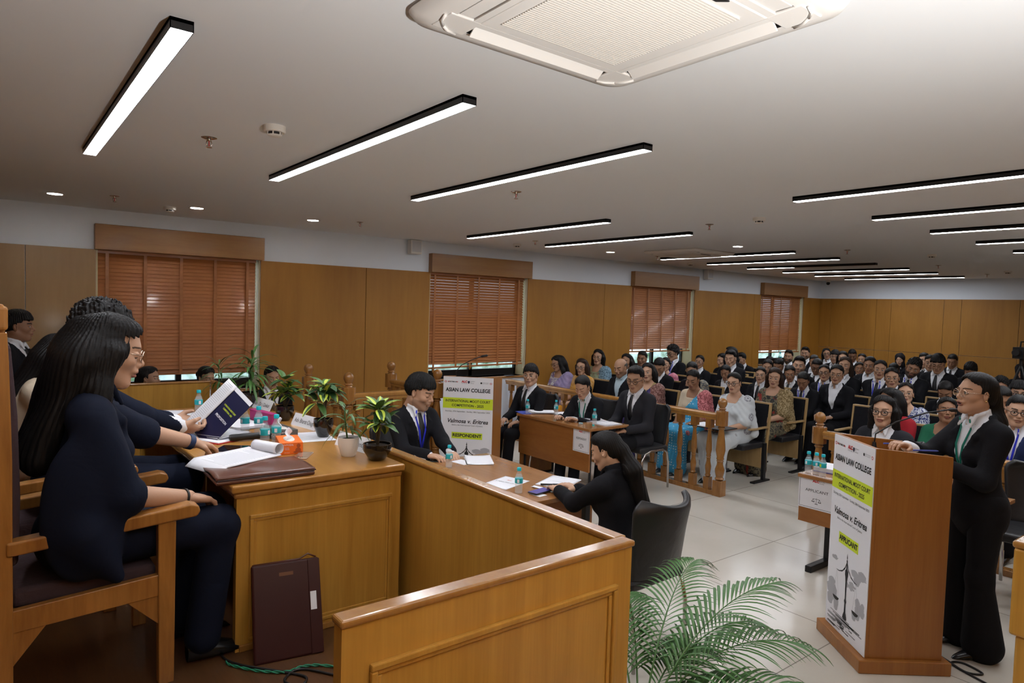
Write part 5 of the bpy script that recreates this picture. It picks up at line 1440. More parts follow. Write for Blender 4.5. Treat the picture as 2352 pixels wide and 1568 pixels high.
# tissue boxes
def tissue_box(x, y, rz, col, label, txt, band):
    t = thing('tissue_box', label, 'tissue box', (x, y, ZD), RAD(rz))
    L, W, H = 0.11, 0.058, 0.062
    b = MB(); b.box((-W, -L, 0), (W, L, H)); b.build('carton', col, t, bevel=0.002)
    p = MB()
    Ms = Matrix(((0, 0, -1, -W-0.0004), (-1, 0, 0, 0), (0, 1, 0, 0), (0, 0, 0, 1)))
    text_shape(p, txt, 0.040, Ms @ Matrix.Translation((0, 0.030, 0)), 0, width=0.17)
    Mf = Matrix(((1, 0, 0, 0), (0, 0, -1, -L-0.0004), (0, 1, 0, 0), (0, 0, 0, 1)))
    text_shape(p, txt, 0.013, Mf @ Matrix.Translation((-0.018, 0.050, 0)), 0, width=0.058)
    text_shape(p, 'FACIAL', 0.007, Mf @ Matrix.Translation((-0.022, 0.035, 0)), 0); text_shape(p, 'TISSUES', 0.007, Mf @ Matrix.Translation((-0.022, 0.027, 0)), 0)
    text_shape(p, '100 PULLS', 0.006, Mf @ Matrix.Translation((-0.022, 0.010, 0)), 0)
    p.build('printed_text', [PAPER], t, fix=False)
    if band:
        c = MB(); BAB = mat('baby_print', (0.42, 0.08, 0.015), 0.6)
        def disc(cx, cz, rx, rz_): c.add([Mf @ Vector((cx+rx*math.cos(2*PI*i/18), cz+rz_*math.sin(2*PI*i/18), 0.0006)) for i in range(18)], [tuple(range(18))], 0)
        disc(0.036, 0.045, 0.010, 0.011); disc(0.034, 0.022, 0.014, 0.014); disc(0.022, 0.012, 0.012, 0.005); disc(0.046, 0.010, 0.008, 0.005)
        c.build('baby_picture', BAB, t, fix=False)
    s = MB(); s.prism([(0.028*math.cos(2*PI*i/20), 0.075*math.sin(2*PI*i/20)) for i in range(20)], H, H+0.0008, 'z'); s.build('opening_film', WPLAST, t)
    f = MB()
    f.grid(lambda u, v: ((u-0.5)*0.05*(1-0.55*v)+0.010*math.sin(v*5+u*3), (u-0.5)*0.10*(1-0.45*v)+0.012*math.sin(u*7)*v+0.01*v, H+v*(0.062-0.05*abs(u-0.45))), 14, 10)
    f.build('pulled_tissue', PAPER, t, smooth=True, solid=0.001)
ORG = mat('carton_orange', (0.85, 0.16, 0.012), 0.4); GRYC = mat('carton_grey', (0.10, 0.095, 0.095), 0.4)
tissue_box(1.275, 3.54, -13, ORG, 'orange tissue box with a white tissue pulled out', 'DAFFODIL', True)
tissue_box(1.35, 4.08-0.19, 4, GRYC, 'grey tissue box behind the handheld microphone', 'DAFFODIL', False)
# document on brown case
BRN = mat('leather_brown', (0.115, 0.038, 0.022), 0.30, coat=0.2)
BRN2 = mat('leather_maroon', (0.040, 0.008, 0.008), 0.36, spec=0.35)
t = thing('leather_case', 'brown leather document case lying on the corner of the judges desk', 'leather case', (0.985, 3.13, ZD), RAD(-2))
b = MB(); b.box((-0.215, -0.155, 0), (0.215, 0.150, 0.018)); b.build('lower_half', BRN, t, bevel=0.008, seg=3)
b = MB(); b.grid(lambda u, v: ((u-0.5)*0.43, (v-0.5)*0.305, 0.028+0.006*math.sin(u*6+v*2)*math.sin(v*5)), 24, 16); b.build('upper_flap', BRN, t, smooth=True, solid=0.012)
b = MB(); b.tube([(-0.21, -0.158, 0.023), (0.21, -0.158, 0.023)], 0.003, 6); b.tube([(0.218, -0.15, 0.023), (0.218, 0.14, 0.023)], 0.003, 6); b.build('zip', mat('zip_brown', (0.03, 0.012, 0.01), 0.4), t)
t = thing('printed_document', 'thick printed document with a rolled back corner on the brown case', 'document', (0.93, 3.30, ZD+0.040), RAD(24))
def docs(u, v):
    z = 0.010*math.exp(-((u)/0.15)**2)*0+0.012*v
    if u < 0.12: z -= 0.03*(0.12-u)/0.12
    return Vector(((u-0.5)*0.36, (v-0.5)*0.23, z))
b = MB(); b.grid(docs, 16, 8); b.build('pages', PAPER, t, smooth=True, solid=0.005)
b = MB()
b.grid(lambda u, v: (0.185+0.028*math.sin(v*5.6)*1.0, (u-0.5)*0.17-0.01, 0.028-0.026*math.cos(v*5.6)), 6, 20); b.build('rolled_pages', PAPER, t, smooth=True, solid=0.0015)
p = MB()
for i in range(17):
    x0 = -0.13+i*0.0155
    r = random.Random(i)
    y1 = -0.09+0.16*(1 if r.random() > 0.2 else 0.6)
    for q in range(4):
        ya, yb = -0.09+(y1+0.09)*q/4, -0.09+(y1+0.09)*(q+1)/4
        f_ = lambda xx, yy: docs(xx/0.36+0.5, yy/0.23+0.5)+Vector((0, 0, 0.0032))
        p.add([f_(x0, ya), f_(x0+0.0026, ya), f_(x0+0.0026, yb), f_(x0, yb)], [(0, 1, 2, 3)], 0)
p.build('printed_text', INKL, t, fix=False)
t = thing('mobile_phone', 'gold backed phone lying face down behind the brown case', 'phone', (1.285, 3.36, ZD), RAD(-35))
b = MB(); b.box((-0.037, -0.075, 0), (0.037, 0.075, 0.008)); b.build('phone_body', mat('phone_gold', (0.55, 0.40, 0.30), 0.25, 0.6), t, bevel=0.003)
b = MB()
for k, (xx, yy) in enumerate(((-0.018, -0.055), (0.006, -0.055), (-0.018, -0.032))): b.lathe([(0.009, 0.008), (0.009, 0.011), (0.006, 0.0115), (0, 0.0115)], (xx, yy, 0), 14)
b.build('camera_lenses', CHROME, t, smooth=40)
# name plates
def plate(x, y, rz, txt, label):
    t = thing('name_plate', label, 'name plate', (x, y, ZD), RAD(rz))
    b = MB(); b.prism([(-0.035, 0.0), (0.0, 0.075), (0.035, 0.0), (0.032, 0.0), (0.0, 0.069), (-0.032, 0)], -0.15, 0.15, 'y'); b.build('stand', mat('acrylic', (0.85, 0.87, 0.9), 0.15), t)
    p = MB(); n = Vector((-0.075, 0, 0.035)).normalized()
    up = Vector((0.035, 0, 0.075)).normalized()
    Mx = Matrix(((0, up.x, n.x, -0.0178), (-1, up.y, n.y, 0), (0, up.z, n.z, 0.0375), (0, 0, 0, 1)))
    text_shape(p, txt, 0.040, Mx @ Matrix.Translation((0, -0.004, 0.0005)), 0, width=0.24); p.build('printed_name', INK, t, fix=False)
plate(1.615, 4.16, 8, 'Adv. Bharat Chugh', 'white name plate left of the second black pot')
plate(1.60, 3.42, 8, 'Dr. (Prof.) Manoj', 'white name plate between the white pot and the nearest black pot')
plate(1.62, 5.02, 8, 'Adv. (Dr.) Dinkar', 'white name plate between the far broad leaved plant and the long leaved plant')

# ------------------------------------------------------------------ potted plants
LG = mat('leaf_green', (0.055, 0.135, 0.030), 0.4); LD = mat('leaf_dark', (0.030, 0.085, 0.028), 0.35); LY = mat('leaf_yellow', (0.48, 0.58, 0.07), 0.4); STEM = mat('stem_brown', (0.10, 0.075, 0.045), 0.7); SOIL = mat('soil', (0.03, 0.02, 0.014), 0.95)
PALM = mat('palm_green', (0.075, 0.185, 0.055), 0.4)
POTW = mat('pot_white', (0.90, 0.90, 0.91), 0.25, coat=0.5); POTB = mat('pot_black', (0.010, 0.009, 0.009), 0.12, coat=0.6)
for m_ in (LG, LD, LY, PALM): bsdf(m_).inputs['Transmission Weight'].default_value = 0.0
def leaf(b, base, d, L, W, droop, mi, edge=None, n=8, fold=0.25, shape=0.45):
    base = Vector(base); d = Vector(d).normalized(); side = d.cross(Vector((0, 0, 1)))
    side = side.normalized() if side.length > 0.05 else Vector((1, 0, 0))
    k = len(b.v); p = base.copy(); dr = d.copy()
    for i in range(n+1):
        f = i/n
        w = W*0.5*(math.sin(PI*min(1, f**shape if shape < 1 else f))**0.8 if f < 1 else 0.0)+0.0008
        if shape < 0.6: w = W*0.5*math.sin(PI*f**0.75)**0.75+0.0008
        up = side.cross(dr).normalized()
        for c in (-1, -0.45, 0, 0.45, 1): b.v.append(tuple(p+side*w*c+up*(abs(c)*w*fold)))
        p = p+dr*L/n
        dr = (dr+Vector((0, 0, -droop/n))).normalized()
    for i in range(n):
        for c in range(4):
            a = k+i*5+c; b.f.append((a, a+1, a+6, a+5)); b.m.append((edge if edge is not None and c in (0, 3) else mi))
def pot(t, kind, r, h):
    b = MB()
    if kind == 'white': prof = [(r*0.62, 0), (r*0.72, 0.008), (r*0.98, h*0.6), (r*1.0, h), (r*0.93, h), (r*0.90, h*0.85), (0.0, h*0.85)]
    else: prof = [(r*0.45, 0), (r*0.58, 0.006), (r*0.97, h*0.6), (r*1.0, h*0.8), (r*0.98, h), (r*0.90, h), (r*0.9, h*0.88), (0.0, h*0.88)]
    b.lathe(prof, n=28); b.build('pot', POTW if kind == 'white' else POTB, t, smooth=50)
    b = MB(); b.lathe([(r*0.88, h*0.86), (r*0.5, h*0.92), (0, h*0.93)], n=16); b.build('soil', SOIL, t, smooth=True)
def broad_plant(x, y, seed, label, r=0.058, h=0.085, H=0.26, kind='black'):
    t = thing('potted_plant', label, 'plant', (x, y, ZD)); pot(t, kind, r, h)
    rd = random.Random(seed); st = MB(); lf = MB()
    tips = []
    for k in range(4):
        a = rd.uniform(0, 6.3); q = Vector((math.cos(a)*0.045*rd.uniform(0.3, 1.2), math.sin(a)*0.045*rd.uniform(0.3, 1.2), h+H*rd.uniform(0.28, 0.62)))
        st.tube([(0.3*q.x*0.3, 0.3*q.y*0.3, h*0.85), (q.x*0.5, q.y*0.5, h+(q.z-h)*0.5), tuple(q)], [0.006, 0.005, 0.003], 6); tips.append(q)
    tips.append(Vector((0, 0, h+H*0.66)))
    st.tube([(0, 0, h*0.85), (0.004, 0, h+H*0.3), (0, 0, h+H*0.66)], [0.007, 0.005, 0.003], 6)
    st.build('stems', STEM, t, smooth=True)
    for q in tips:
        for j in range(9):
            a = j*2.4+rd.uniform(-0.3, 0.3); el = rd.uniform(-0.5, 0.9)
            d = Vector((math.cos(a)*math.cos(el), math.sin(a)*math.cos(el), math.sin(el)))
            young = el > 0.35
            c = rd.random()
            mi, ed = (2, 1) if young and c < 0.8 else ((0, 2) if c < 0.45 else (0, None)) if c < 0.7 else (1, None)
            leaf(lf, q+d*0.012, d, rd.uniform(0.085, 0.125), rd.uniform(0.040, 0.054), 0.7, mi, ed)
    lf.build('leaves', [LD, LG, LY], t, smooth=True, fix=False)
def strap_plant(x, y, seed, label, kind='white', r=0.055, h=0.09, H=0.24, n=26, L=0.15, mi=0, W=0.016, stems=2):
    t = thing('potted_plant', label, 'plant', (x, y, ZD)); pot(t, kind, r, h)
    rd = random.Random(seed); st = MB(); lf = MB()
    for s_ in range(stems):
        a0 = rd.uniform(0, 6.3); tx, ty = 0.02*math.cos(a0), 0.02*math.sin(a0); hh = H*(0.62 if s_ else 0.8)
        st.tube([(tx*0.3, ty*0.3, h*0.85), (tx, ty, h+hh*0.5), (tx*1.2, ty*1.2, h+hh)], [0.004, 0.0035, 0.002], 6)
        for j in range(n//stems):
            f = 0.15+0.85*(j/(n//stems)); a = j*2.4+rd.uniform(-0.3, 0.3)+a0; el = 0.1+0.9*f*rd.uniform(0.5, 1.2)
            d = Vector((math.cos(a)*math.cos(el), math.sin(a)*math.cos(el), math.sin(el)))
            leaf(lf, (tx*f, ty*f, h+hh*f), d, L*rd.uniform(0.7, 1.15), W*rd.uniform(0.8, 1.2), 2.1-0.9*f, (1 if rd.random() < 0.4 else 0), None, n=9, shape=1)
    st.build('stems', LG, t, smooth=True)
    lf.build('leaves', [LG if mi == 0 else LD, LG], t, smooth=True, fix=False)
broad_plant(1.575, 3.10, 4, 'broad leaved variegated plant in black pot at the desk corner', 0.074, 0.085, 0.27)
strap_plant(1.49, 3.26, 9, 'narrow leaved plant in a white pot beside the nearest black pot', 'white', 0.055, 0.10, 0.22, 22, 0.16)
broad_plant(1.575, 3.80, 12, 'yellow and green leaved plant in black pot, second from the right', 0.058, 0.11, 0.30)
broad_plant(1.575, 4.46, 23, 'broad leaved plant in black pot behind the first name plate', 0.062, 0.10, 0.26)
strap_plant(1.56, 5.0+0.18, 31, 'bushy bright green long leaved plant in black pot, tallest on the desk', 'black', 0.065, 0.11, 0.36, 54, 0.20, 0, 0.020, 3)
strap_plant(1.36, 5.18, 44, 'slender narrow leaved plant in white pot at the far end of the desk', 'white', 0.062, 0.11, 0.28, 24, 0.19, 1, 0.013, 1)
t = thing('white_cup', 'small white bowl behind the bottles and grey tissue box', 'bowl', (1.46, 4.43, ZD))
b = MB(); b.lathe([(0.028, 0), (0.034, 0.005), (0.043, 0.05), (0.040, 0.05), (0.032, 0.008), (0, 0.008)], n=20); b.build('bowl', POTW, t, smooth=50)
# areca palm on the floor
t = thing('potted_palm', 'feathery green areca palm beside the foreground partition corner', 'plant', (2.06, 1.72, 0))
b = MB(); b.lathe([(0.11, 0), (0.12, 0.01), (0.15, 0.26), (0.16, 0.28), (0.145, 0.28), (0.135, 0.25), (0, 0.25)], n=28); b.build('pot', POTW, t, smooth=50)
b = MB(); b.lathe([(0.135, 0.25), (0, 0.26)], n=16); b.build('soil', SOIL, t)
rd = random.Random(5)
fr = [(-10, 0.48, 1.1, 1.4), (12, 0.54, 1.05, 1.6), (38, 0.60, 1.2, 1.2), (5, 0.46, 1.4, 1.0), (62, 0.55, 0.85, 1.5), (100, 0.50, 0.9, 1.2), (-35, 0.60, 0.80, 1.9), (-60, 0.58, 0.75, 1.8), (-85, 0.52, 0.80, 1.5), (80, 0.42, 1.0, 0.9), (-22, 0.45, 0.62, 1.9), (28, 0.48, 0.60, 2.0)]
for k, (az, L, ht, dr) in enumerate(fr):
    a = RAD(az+180*0-15); s = MB()
    p0 = Vector((0.03*math.cos(a), 0.03*math.sin(a), 0.25)); d = Vector((math.cos(a)*0.35, math.sin(a)*0.35, 1.0)).normalized()
    pts = [p0]; n = 18; tot = 0.30*ht/0.9+L
    for i in range(n):
        d = (d+Vector((math.cos(a)*0.055*dr, math.sin(a)*0.055*dr, -0.045*dr*(0.3+i/n*1.5)))).normalized(); pts.append(pts[-1]+d*tot/n)
    s.tube(pts, [0.005-0.0035*i/n for i in range(n+1)], 6, 0)
    side = Vector((-math.sin(a), math.cos(a), 0))
    for i in range(5, n+1):
        for sgn in (-1, 1):
            for h_ in (0, 0.5):
                if i == n and h_: continue
                q = pts[i] if not h_ else pts[i].lerp(pts[min(i+1, n)], 0.5)
                dd = (pts[min(i+1, n)]-pts[i-1]).normalized()
                f = (i-4)/(n-4)
                ld = (dd*(0.55+0.6*f)+side*sgn*(1.0-0.45*f)+Vector((0, 0, 0.25))).normalized()
                leaf(s, q, ld, 0.25*(0.6+0.4*math.sin(PI*f))*rd.uniform(0.85, 1.1), 0.013, 1.1, 0, None, n=7, fold=0.4, shape=1)
    s.build('frond', PALM, t, smooth=True, fix=False)

# ------------------------------------------------------------------ things on the clerks' and parties' tables
zt = 0.751
sheet('paper', 3.06, 4.28, zt, -30, 0.21, 0.297, 'white sheet with a curled edge in front of the RESPONDENT banner', lines=0, curl=0.008, n=2)
sheet('paper', 2.92, 4.30, zt, 10, 0.12, 0.16, 'small white sheet under the clerks bottle and papers', lines=0)
sheet('time_card', 2.83, 3.63, zt, -72, 0.21, 0.297, 'white sheet printed 5 MINUTES beside the near bottle', lines=0, title='5 MINUTES')
tc = [o for o in COL.objects if o.name == 'time_card'][0]
p = MB(); text_shape(p, 'ALC', 0.02, Matrix.Translation((-0.01, 0.06, 0.0025)), 0, bold=0.001); p.build('red_heading', RED, tc, fix=False)
p = MB(); text_shape(p, '5 MINUTES LEFT', 0.03, Matrix.Translation((0, 0.0, 0.0025)), 0, width=0.17); p.build('printed_text', INK, tc, fix=False)
sheet('paper', 3.16, 3.45, zt, -66, 0.22, 0.30, 'white sheet at the near right corner of the clerks table', lines=2, n=2)
def phone(x, y, z, rz, label, m):
    t = thing('mobile_phone', label, 'phone', (x, y, z), RAD(rz))
    b = MB(); b.box((-0.039, -0.082, 0), (0.039, 0.082, 0.008)); b.build('phone_body', BLACK, t, bevel=0.003)
    b = MB(); b.box((-0.036, -0.079, 0.008), (0.036, 0.079, 0.0088)); b.build('phone_face', m, t)
phone(2.74, 4.45, 0.75, 55, 'dark phone lying before the male clerk', mat('screen_black', (0, 0, 0)))
phone(2.87, 3.31, 0.757, -80, 'purple blue backed phone on the near end of the clerks table', mat('phone_indigo', (0.05, 0.035, 0.28), 0.35))
sheet('note_slip', 2.83, 3.285, zt, 5, 0.07, 0.10, 'small paper slip under the purple phone', lines=0)
sheet('note_slip', 2.99, 3.30, zt+0.001, -30, 0.07, 0.09, 'crumpled white note slips beside the purple phone', lines=0, curl=0.012, n=3)
sheet('note_slip', 2.94, 3.40, zt, 20, 0.04, 0.11, 'narrow folded note left of the marker pen', lines=0, curl=0.004)
sheet('face_tissue', 2.70, 4.52, zt, 15, 0.09, 0.12, 'folded white tissue left of the dark phone', lines=0, curl=0.02, n=3)
t = thing('marker_pen', 'black marker pen on the white sheet', 'pen', (3.04, 3.405, zt+0.010), RAD(-38))
b = MB(); b.tube([(-0.065, 0, 0), (0.055, 0, 0), (0.068, 0, 0)], [0.006, 0.006, 0.003], 10); b.build('barrel', BLACK, t, smooth=40)
b = MB(); b.tube([(0.02, 0, 0), (0.07, 0, 0)], 0.0072, 10); b.build('cap', STEEL, t, smooth=40)
# respondents' table
BLU = mat('paper_blue', (0.06, 0.09, 0.42), 0.6)
t = thing('blue_notepad', 'blue covered notepad at the left end of the respondents table', 'notepad', (5.02, 6.02, 0.75), RAD(75))
b = MB(); b.box((-0.105, -0.14, 0), (0.105, 0.14, 0.006)); b.build('cover', BLU, t)
sheet('paper_pile', 5.14, 5.93, 0.758, 60, 0.21, 0.297, 'white papers over the blue notepad on the respondents table', 'papers', 6, 0.006, 4)
sheet('paper_pile', 5.33, 5.72, zt, 85, 0.21, 0.297, 'spread white papers before the left and middle respondents', 'papers', 6, 0.004, 5)
sheet('paper', 5.25, 5.45, zt, 78, 0.21, 0.297, 'printed sheet before the bent-over respondent woman', lines=9, n=2)
sheet('paper_pile', 5.30, 5.24, zt, 70, 0.20, 0.25, 'white and pale blue papers left of the last bottle', 'papers', 8, 0.006, 3)
sheet('printed_document', 5.28, 5.02, zt, 85, 0.21, 0.26, 'printed document at the right end of the respondents table', 'document', 12, 0.004, 3)
def cap(x, y, rz, label):
    t = thing('bottle_cap', label, 'bottle cap', (x, y, 0.75), RAD(rz))
    b = MB(); b.lathe([(0.014, 0), (0.0145, 0.002), (0.0135, 0.012), (0.0, 0.0125)], n=16); b.build('cap', CAPM, t, smooth=40)
cap(5.05, 5.00, 0, 'loose teal bottle cap at the table corner above the RESPONDENT sign')
t = thing('eraser', 'pale blue eraser left of the last bottle on the respondents table', 'eraser', (5.02, 5.16, 0.75), RAD(20))
b = MB(); b.box((-0.012, -0.022, 0), (0.012, 0.022, 0.012)); b.build('eraser', mat('eraser_blue', (0.25, 0.5, 0.7), 0.6), t, bevel=0.004)
# applicants' table and lectern
t = thing('paper_stack', 'thick stack of white papers beside the applicants bottles', 'papers', (5.28, 2.56, 0.75), RAD(5))
b = MB(); b.box((-0.12, -0.15, 0), (0.12, 0.10, 0.035)); b.build('sheets', PAPER, t); b = MB(); b.box((-0.122, -0.152, 0.0), (0.122, 0.102, 0.006)); b.build('cover', BLU, t)
t = thing('pen', 'blue pen held above the applicant lectern shelf', 'pen', (4.24, 1.69, 1.225), RAD(-45))
b = MB(); b.tube([(-0.07, 0, 0), (0.06, 0, 0.004), (0.07, 0, 0.004)], [0.0045, 0.0045, 0.002], 8); b.build('barrel', BLU, t, smooth=40)
t = thing('ballpoint_pen', 'second blue pen lying on the top edge of the applicant lectern', 'pen', (4.16, 1.50, 1.229), RAD(-40))
b = MB(); b.tube([(-0.07, 0, 0), (0.06, 0, 0.0), (0.07, 0, 0.0)], [0.0045, 0.0045, 0.002], 8); b.build('barrel', BLU, t, smooth=40)
t = thing('purple_cloth', 'small purple cloth on the floor at the right edge', 'cloth', (5.95, 1.42, 0))
b = MB(); b.grid(lambda u, v: ((u-0.5)*0.16, (v-0.5)*0.12, 0.004+0.015*abs(math.sin(u*7+v*3)*math.sin(v*6))), 12, 10); b.build('cloth', mat('cloth_purple', (0.16, 0.06, 0.30), 0.8), t, smooth=True, solid=0.002)
# maroon case on the dais floor
t = thing('leather_portfolio', 'upright maroon leather portfolio leaning against the judges desk', 'leather case', (1.02, 2.78, DZ), RAD(-10))
Mp = Matrix.Rotation(RAD(-20), 4, 'X')
b = MB(); b.box((-0.145, 0, 0.0), (0.145, 0.035, 0.405), 0, Mp); b.build('body', BRN2, t, bevel=0.010, seg=3)
b = MB(); b.box((0.093, -0.004, 0.004), (0.145, 0.0, 0.40), 0, Mp); b.build('edge_flap', BRN2, t, bevel=0.002)
b = MB(); b.box((0.098, -0.0055, 0.185), (0.124, -0.003, 0.262), 0, Mp); o = b.build('sticker', PAPER, t); o['label'] = 'white sticker'
b = MB(); b.box((-0.03, -0.0008, 0.345), (0.03, 0.0, 0.36), 0, Mp); b.build('embossed_mark', BRN, t)
b = MB(); b.tube([Mp @ Vector(p_) for p_ in ((-0.14, 0.017, 0.405), (0.06, 0.017, 0.407), (0.10, 0.017, 0.425), (0.135, 0.017, 0.407))], 0.004, 6); b.build('zip', BRN, t, smooth=True)
def cable(name, pts, r, m, label, twist=0):
    t = thing(name, label, 'cable', (0, 0, 0)); b = MB(); P_ = [Vector(p) for p in pts]; out = []
    for i in range(len(P_)-1):
        a, c = P_[i], P_[i+1]; a0 = P_[max(i-1, 0)]; c1 = P_[min(i+2, len(P_)-1)]
        for k in range(8):
            f = k/8; out.append(0.5*((2*a)+(-a0+c)*f+(2*a0-5*a+4*c-c1)*f*f+(-a0+3*a-3*c+c1)*f**3))
    out.append(P_[-1])
    if twist:
        for s in (0, PI): b.tube([p+Vector((0.0, math.cos(i*1.1+s)*r, r+math.sin(i*1.1+s)*r)) for i, p in enumerate(out)], r*0.8, 6)
    else: b.tube(out, r, 7)
    b.build(name, m, t, smooth=True)
cable('twisted_cable', [(0.79, 2.90, DZ+0.003), (0.80, 2.86, DZ+0.003), (0.88, 2.75, DZ+0.003), (0.97, 2.68, DZ+0.003), (1.05, 2.68, DZ+0.003), (1.15, 2.60, DZ+0.003), (1.30, 2.35, DZ+0.003)], 0.004, mat('cable_green', (0.02, 0.22, 0.12), 0.5), 'twisted green cable on the dais floor below the maroon portfolio', 1)
cable('black_cable', [(0.62, 3.9, DZ+0.006), (0.76, 3.55, DZ+0.006), (0.83, 3.25, DZ+0.006), (0.79, 2.98, DZ+0.006), (0.83, 2.85, DZ+0.006), (0.95, 2.70, DZ+0.006), (1.02, 2.60, DZ+0.006), (0.98, 2.55, DZ+0.006), (0.94, 2.62, DZ+0.006), (1.02, 2.67, DZ+0.006), (1.12, 2.55, DZ+0.006), (1.35, 2.2, DZ+0.006)], 0.005, BLACK, 'black cable looping on the dais floor beside the desk')
cable('black_cable', [(4.42, 1.52, 0.006), (4.36, 1.40, 0.006), (4.30, 1.28, 0.006), (4.36, 1.22, 0.006), (4.40, 1.33, 0.006), (4.33, 1.36, 0.006), (4.25, 1.15, 0.006), (4.2, 1.0, 0.006)], 0.006, BLACK, 'black cable curling on the tiles behind the applicant lectern')
# video camera on a tripod at the back, document tray by the window
t = thing('video_camera', 'black video camera on a tripod at the right edge near the back', 'camera', (12.35, 3.22, 0))
b = MB()
for k in range(3):
    a = k*2.1; b.tube([(0, 0, 1.35), (0.45*math.cos(a), 0.45*math.sin(a), 0.02)], 0.018, 8)
b.build('tripod', BLACK, t, smooth=40)
b = MB(); b.box((-0.20, -0.07, 1.45), (0.14, 0.07, 1.62)); b.tube([(-0.32, 0, 1.54), (-0.2, 0, 1.54)], 0.05, 12); b.tube([(-0.1, 0, 1.62), (-0.08, 0, 1.70), (0.08, 0, 1.70), (0.1, 0, 1.62)], 0.012, 6); b.tube([(0, 0, 1.33), (0, 0, 1.46)], 0.03, 8); b.build('camera_body', BLACK, t, bevel=0.005)
t = thing('document_tray', 'black mesh tray of papers by the first window behind the plants', 'tray', (2.12, 7.55, 0.80), RAD(5))
b = MB(); b.box((-0.20, -0.15, 0.0), (0.20, 0.15, 0.01)); b.box((-0.20, -0.15, 0), (-0.19, 0.15, 0.11)); b.box((0.19, -0.15, 0), (0.20, 0.15, 0.11)); b.box((-0.2, -0.15, 0.0), (0.2, -0.14, 0.10)); b.build('tray', BLACK, t)
b = MB(); b.box((-0.18, -0.13, 0.10), (0.18, 0.14, 0.135)); b.build('paper_stack', PAPER, t, bevel=0.004)
t = thing('side_table', 'low table under the document tray by the window', 'table', (2.12, 7.6, 0))
b = MB(); b.box((-0.45, -0.25, 0.77), (0.45, 0.3, 0.80)); b.build('tabletop', LAMTOP, t)
for sx_ in (-0.42, 0.42):
    for sy_ in (-0.22, 0.27):
        b = MB(); b.box((sx_-0.02, sy_-0.02, 0), (sx_+0.02, sy_+0.02, 0.77)); b.build('leg', STEEL, t)
t = thing('dark_phone', 'dark phone lying on the sill ledge behind the respondent lectern', 'phone', (6.35, YW-0.01, ZS), RAD(90))
b = MB(); b.box((-0.035, -0.08, 0), (0.035, 0.08, 0.009)); b.build('phone_body', BLACK, t, bevel=0.003)
# ------------------------------------------------------------------ patterned saris
def sari(name, base, pat, kind, scale=22, border=None, extra=None):
    m = mat(name, base, 0.6, spec=0.3)
    c = coords(m)
    mx = nd(m, 'ShaderNodeMix', data_type='RGBA'); mx.inputs[6].default_value = (*base, 1); mx.inputs[7].default_value = (*pat, 1)
    if kind == 'dots':
        v = nd(m, 'ShaderNodeTexVoronoi', i_Scale=float(scale), i_Randomness=0.15); lk(m, c, v.inputs['Vector'])
        r = ramp(m, v.outputs['Distance'], [(0.20, (1, 1, 1)), (0.25, (0, 0, 0))]); lk(m, r, mx.inputs[0])
    elif kind == 'medal':
        v = nd(m, 'ShaderNodeTexVoronoi', i_Scale=float(scale), i_Randomness=0.35); lk(m, c, v.inputs['Vector'])
        n = nd(m, 'ShaderNodeTexNoise', i_Scale=90.0); lk(m, c, n.inputs['Vector'])
        r = ramp(m, v.outputs['Distance'], [(0.0, (0.9,)*3), (0.09, (0.9,)*3), (0.11, (0.1,)*3), (0.15, (0.1,)*3), (0.17, (0.8,)*3), (0.24, (0.8,)*3), (0.27, (0, 0, 0))])
        q = nd(m, 'ShaderNodeMath', operation='MULTIPLY'); lk(m, r, q.inputs[0]); lk(m, ramp(m, n.outputs[0], [(0.42, (0.2,)*3), (0.5, (1,)*3)]), q.inputs[1]); lk(m, q.outputs[0], mx.inputs[0])
    else:
        n = nd(m, 'ShaderNodeTexNoise', i_Scale=float(scale), i_Detail=3.0, i_Distortion=1.5); lk(m, c, n.inputs['Vector'])
        st = [(0.46, (0, 0, 0)), (0.50, (1, 1, 1)), (0.60, (1, 1, 1)), (0.64, (0, 0, 0))]
        lk(m, ramp(m, n.outputs[0], st), mx.inputs[0])
    out = mx.outputs[2]
    if extra:
        n = nd(m, 'ShaderNodeTexNoise', i_Scale=scale*0.55, i_Detail=2.0); lk(m, coords(m, (1, 1, 1), rot=(1, 0.5, 0.2)), n.inputs['Vector'])
        m2 = nd(m, 'ShaderNodeMix', data_type='RGBA'); lk(m, out, m2.inputs[6]); m2.inputs[7].default_value = (*extra, 1); lk(m, ramp(m, n.outputs[0], [(0.60, (0, 0, 0)), (0.64, (1, 1, 1))]), m2.inputs[0]); out = m2.outputs[2]
    if border:
        # woven border band running down the left side of the drape
        sp = nd(m, 'ShaderNodeSeparateXYZ'); lk(m, c, sp.inputs[0])
        w = nd(m, 'ShaderNodeTexNoise', i_Scale=60.0); lk(m, c, w.inputs['Vector'])
        m3 = nd(m, 'ShaderNodeMix', data_type='RGBA'); lk(m, out, m3.inputs[6])
        lk(m, ramp(m, w.outputs[0], [(0.45, border), (0.56, tuple(min(1, q*1.9+0.08) for q in border))]), m3.inputs[7])
        a = nd(m, 'ShaderNodeMath', operation='MULTIPLY_ADD'); a.inputs[1].default_value = 0.25; lk(m, sp.outputs[2], a.inputs[0]); lk(m, sp.outputs[1], a.inputs[2])
        g = nd(m, 'ShaderNodeMath', operation='GREATER_THAN'); g.inputs[1].default_value = 0.34; lk(m, a.outputs[0], g.inputs[0]); lk(m, g.outputs[0], m3.inputs[0]); out = m3.outputs[2]
    lk(m, out, bsdf(m).inputs['Base Color'])
    n = nd(m, 'ShaderNodeTexNoise', i_Scale=12.0, i_Detail=4.0); lk(m, c, n.inputs['Vector']); bump(m, n.outputs[0], 0.25, 0.02)
    return m
S_BLUE = sari('sari_blue', (0.055, 0.33, 0.56), (0.75, 0.80, 0.70), 'dots', 30, (0.30, 0.075, 0.085))
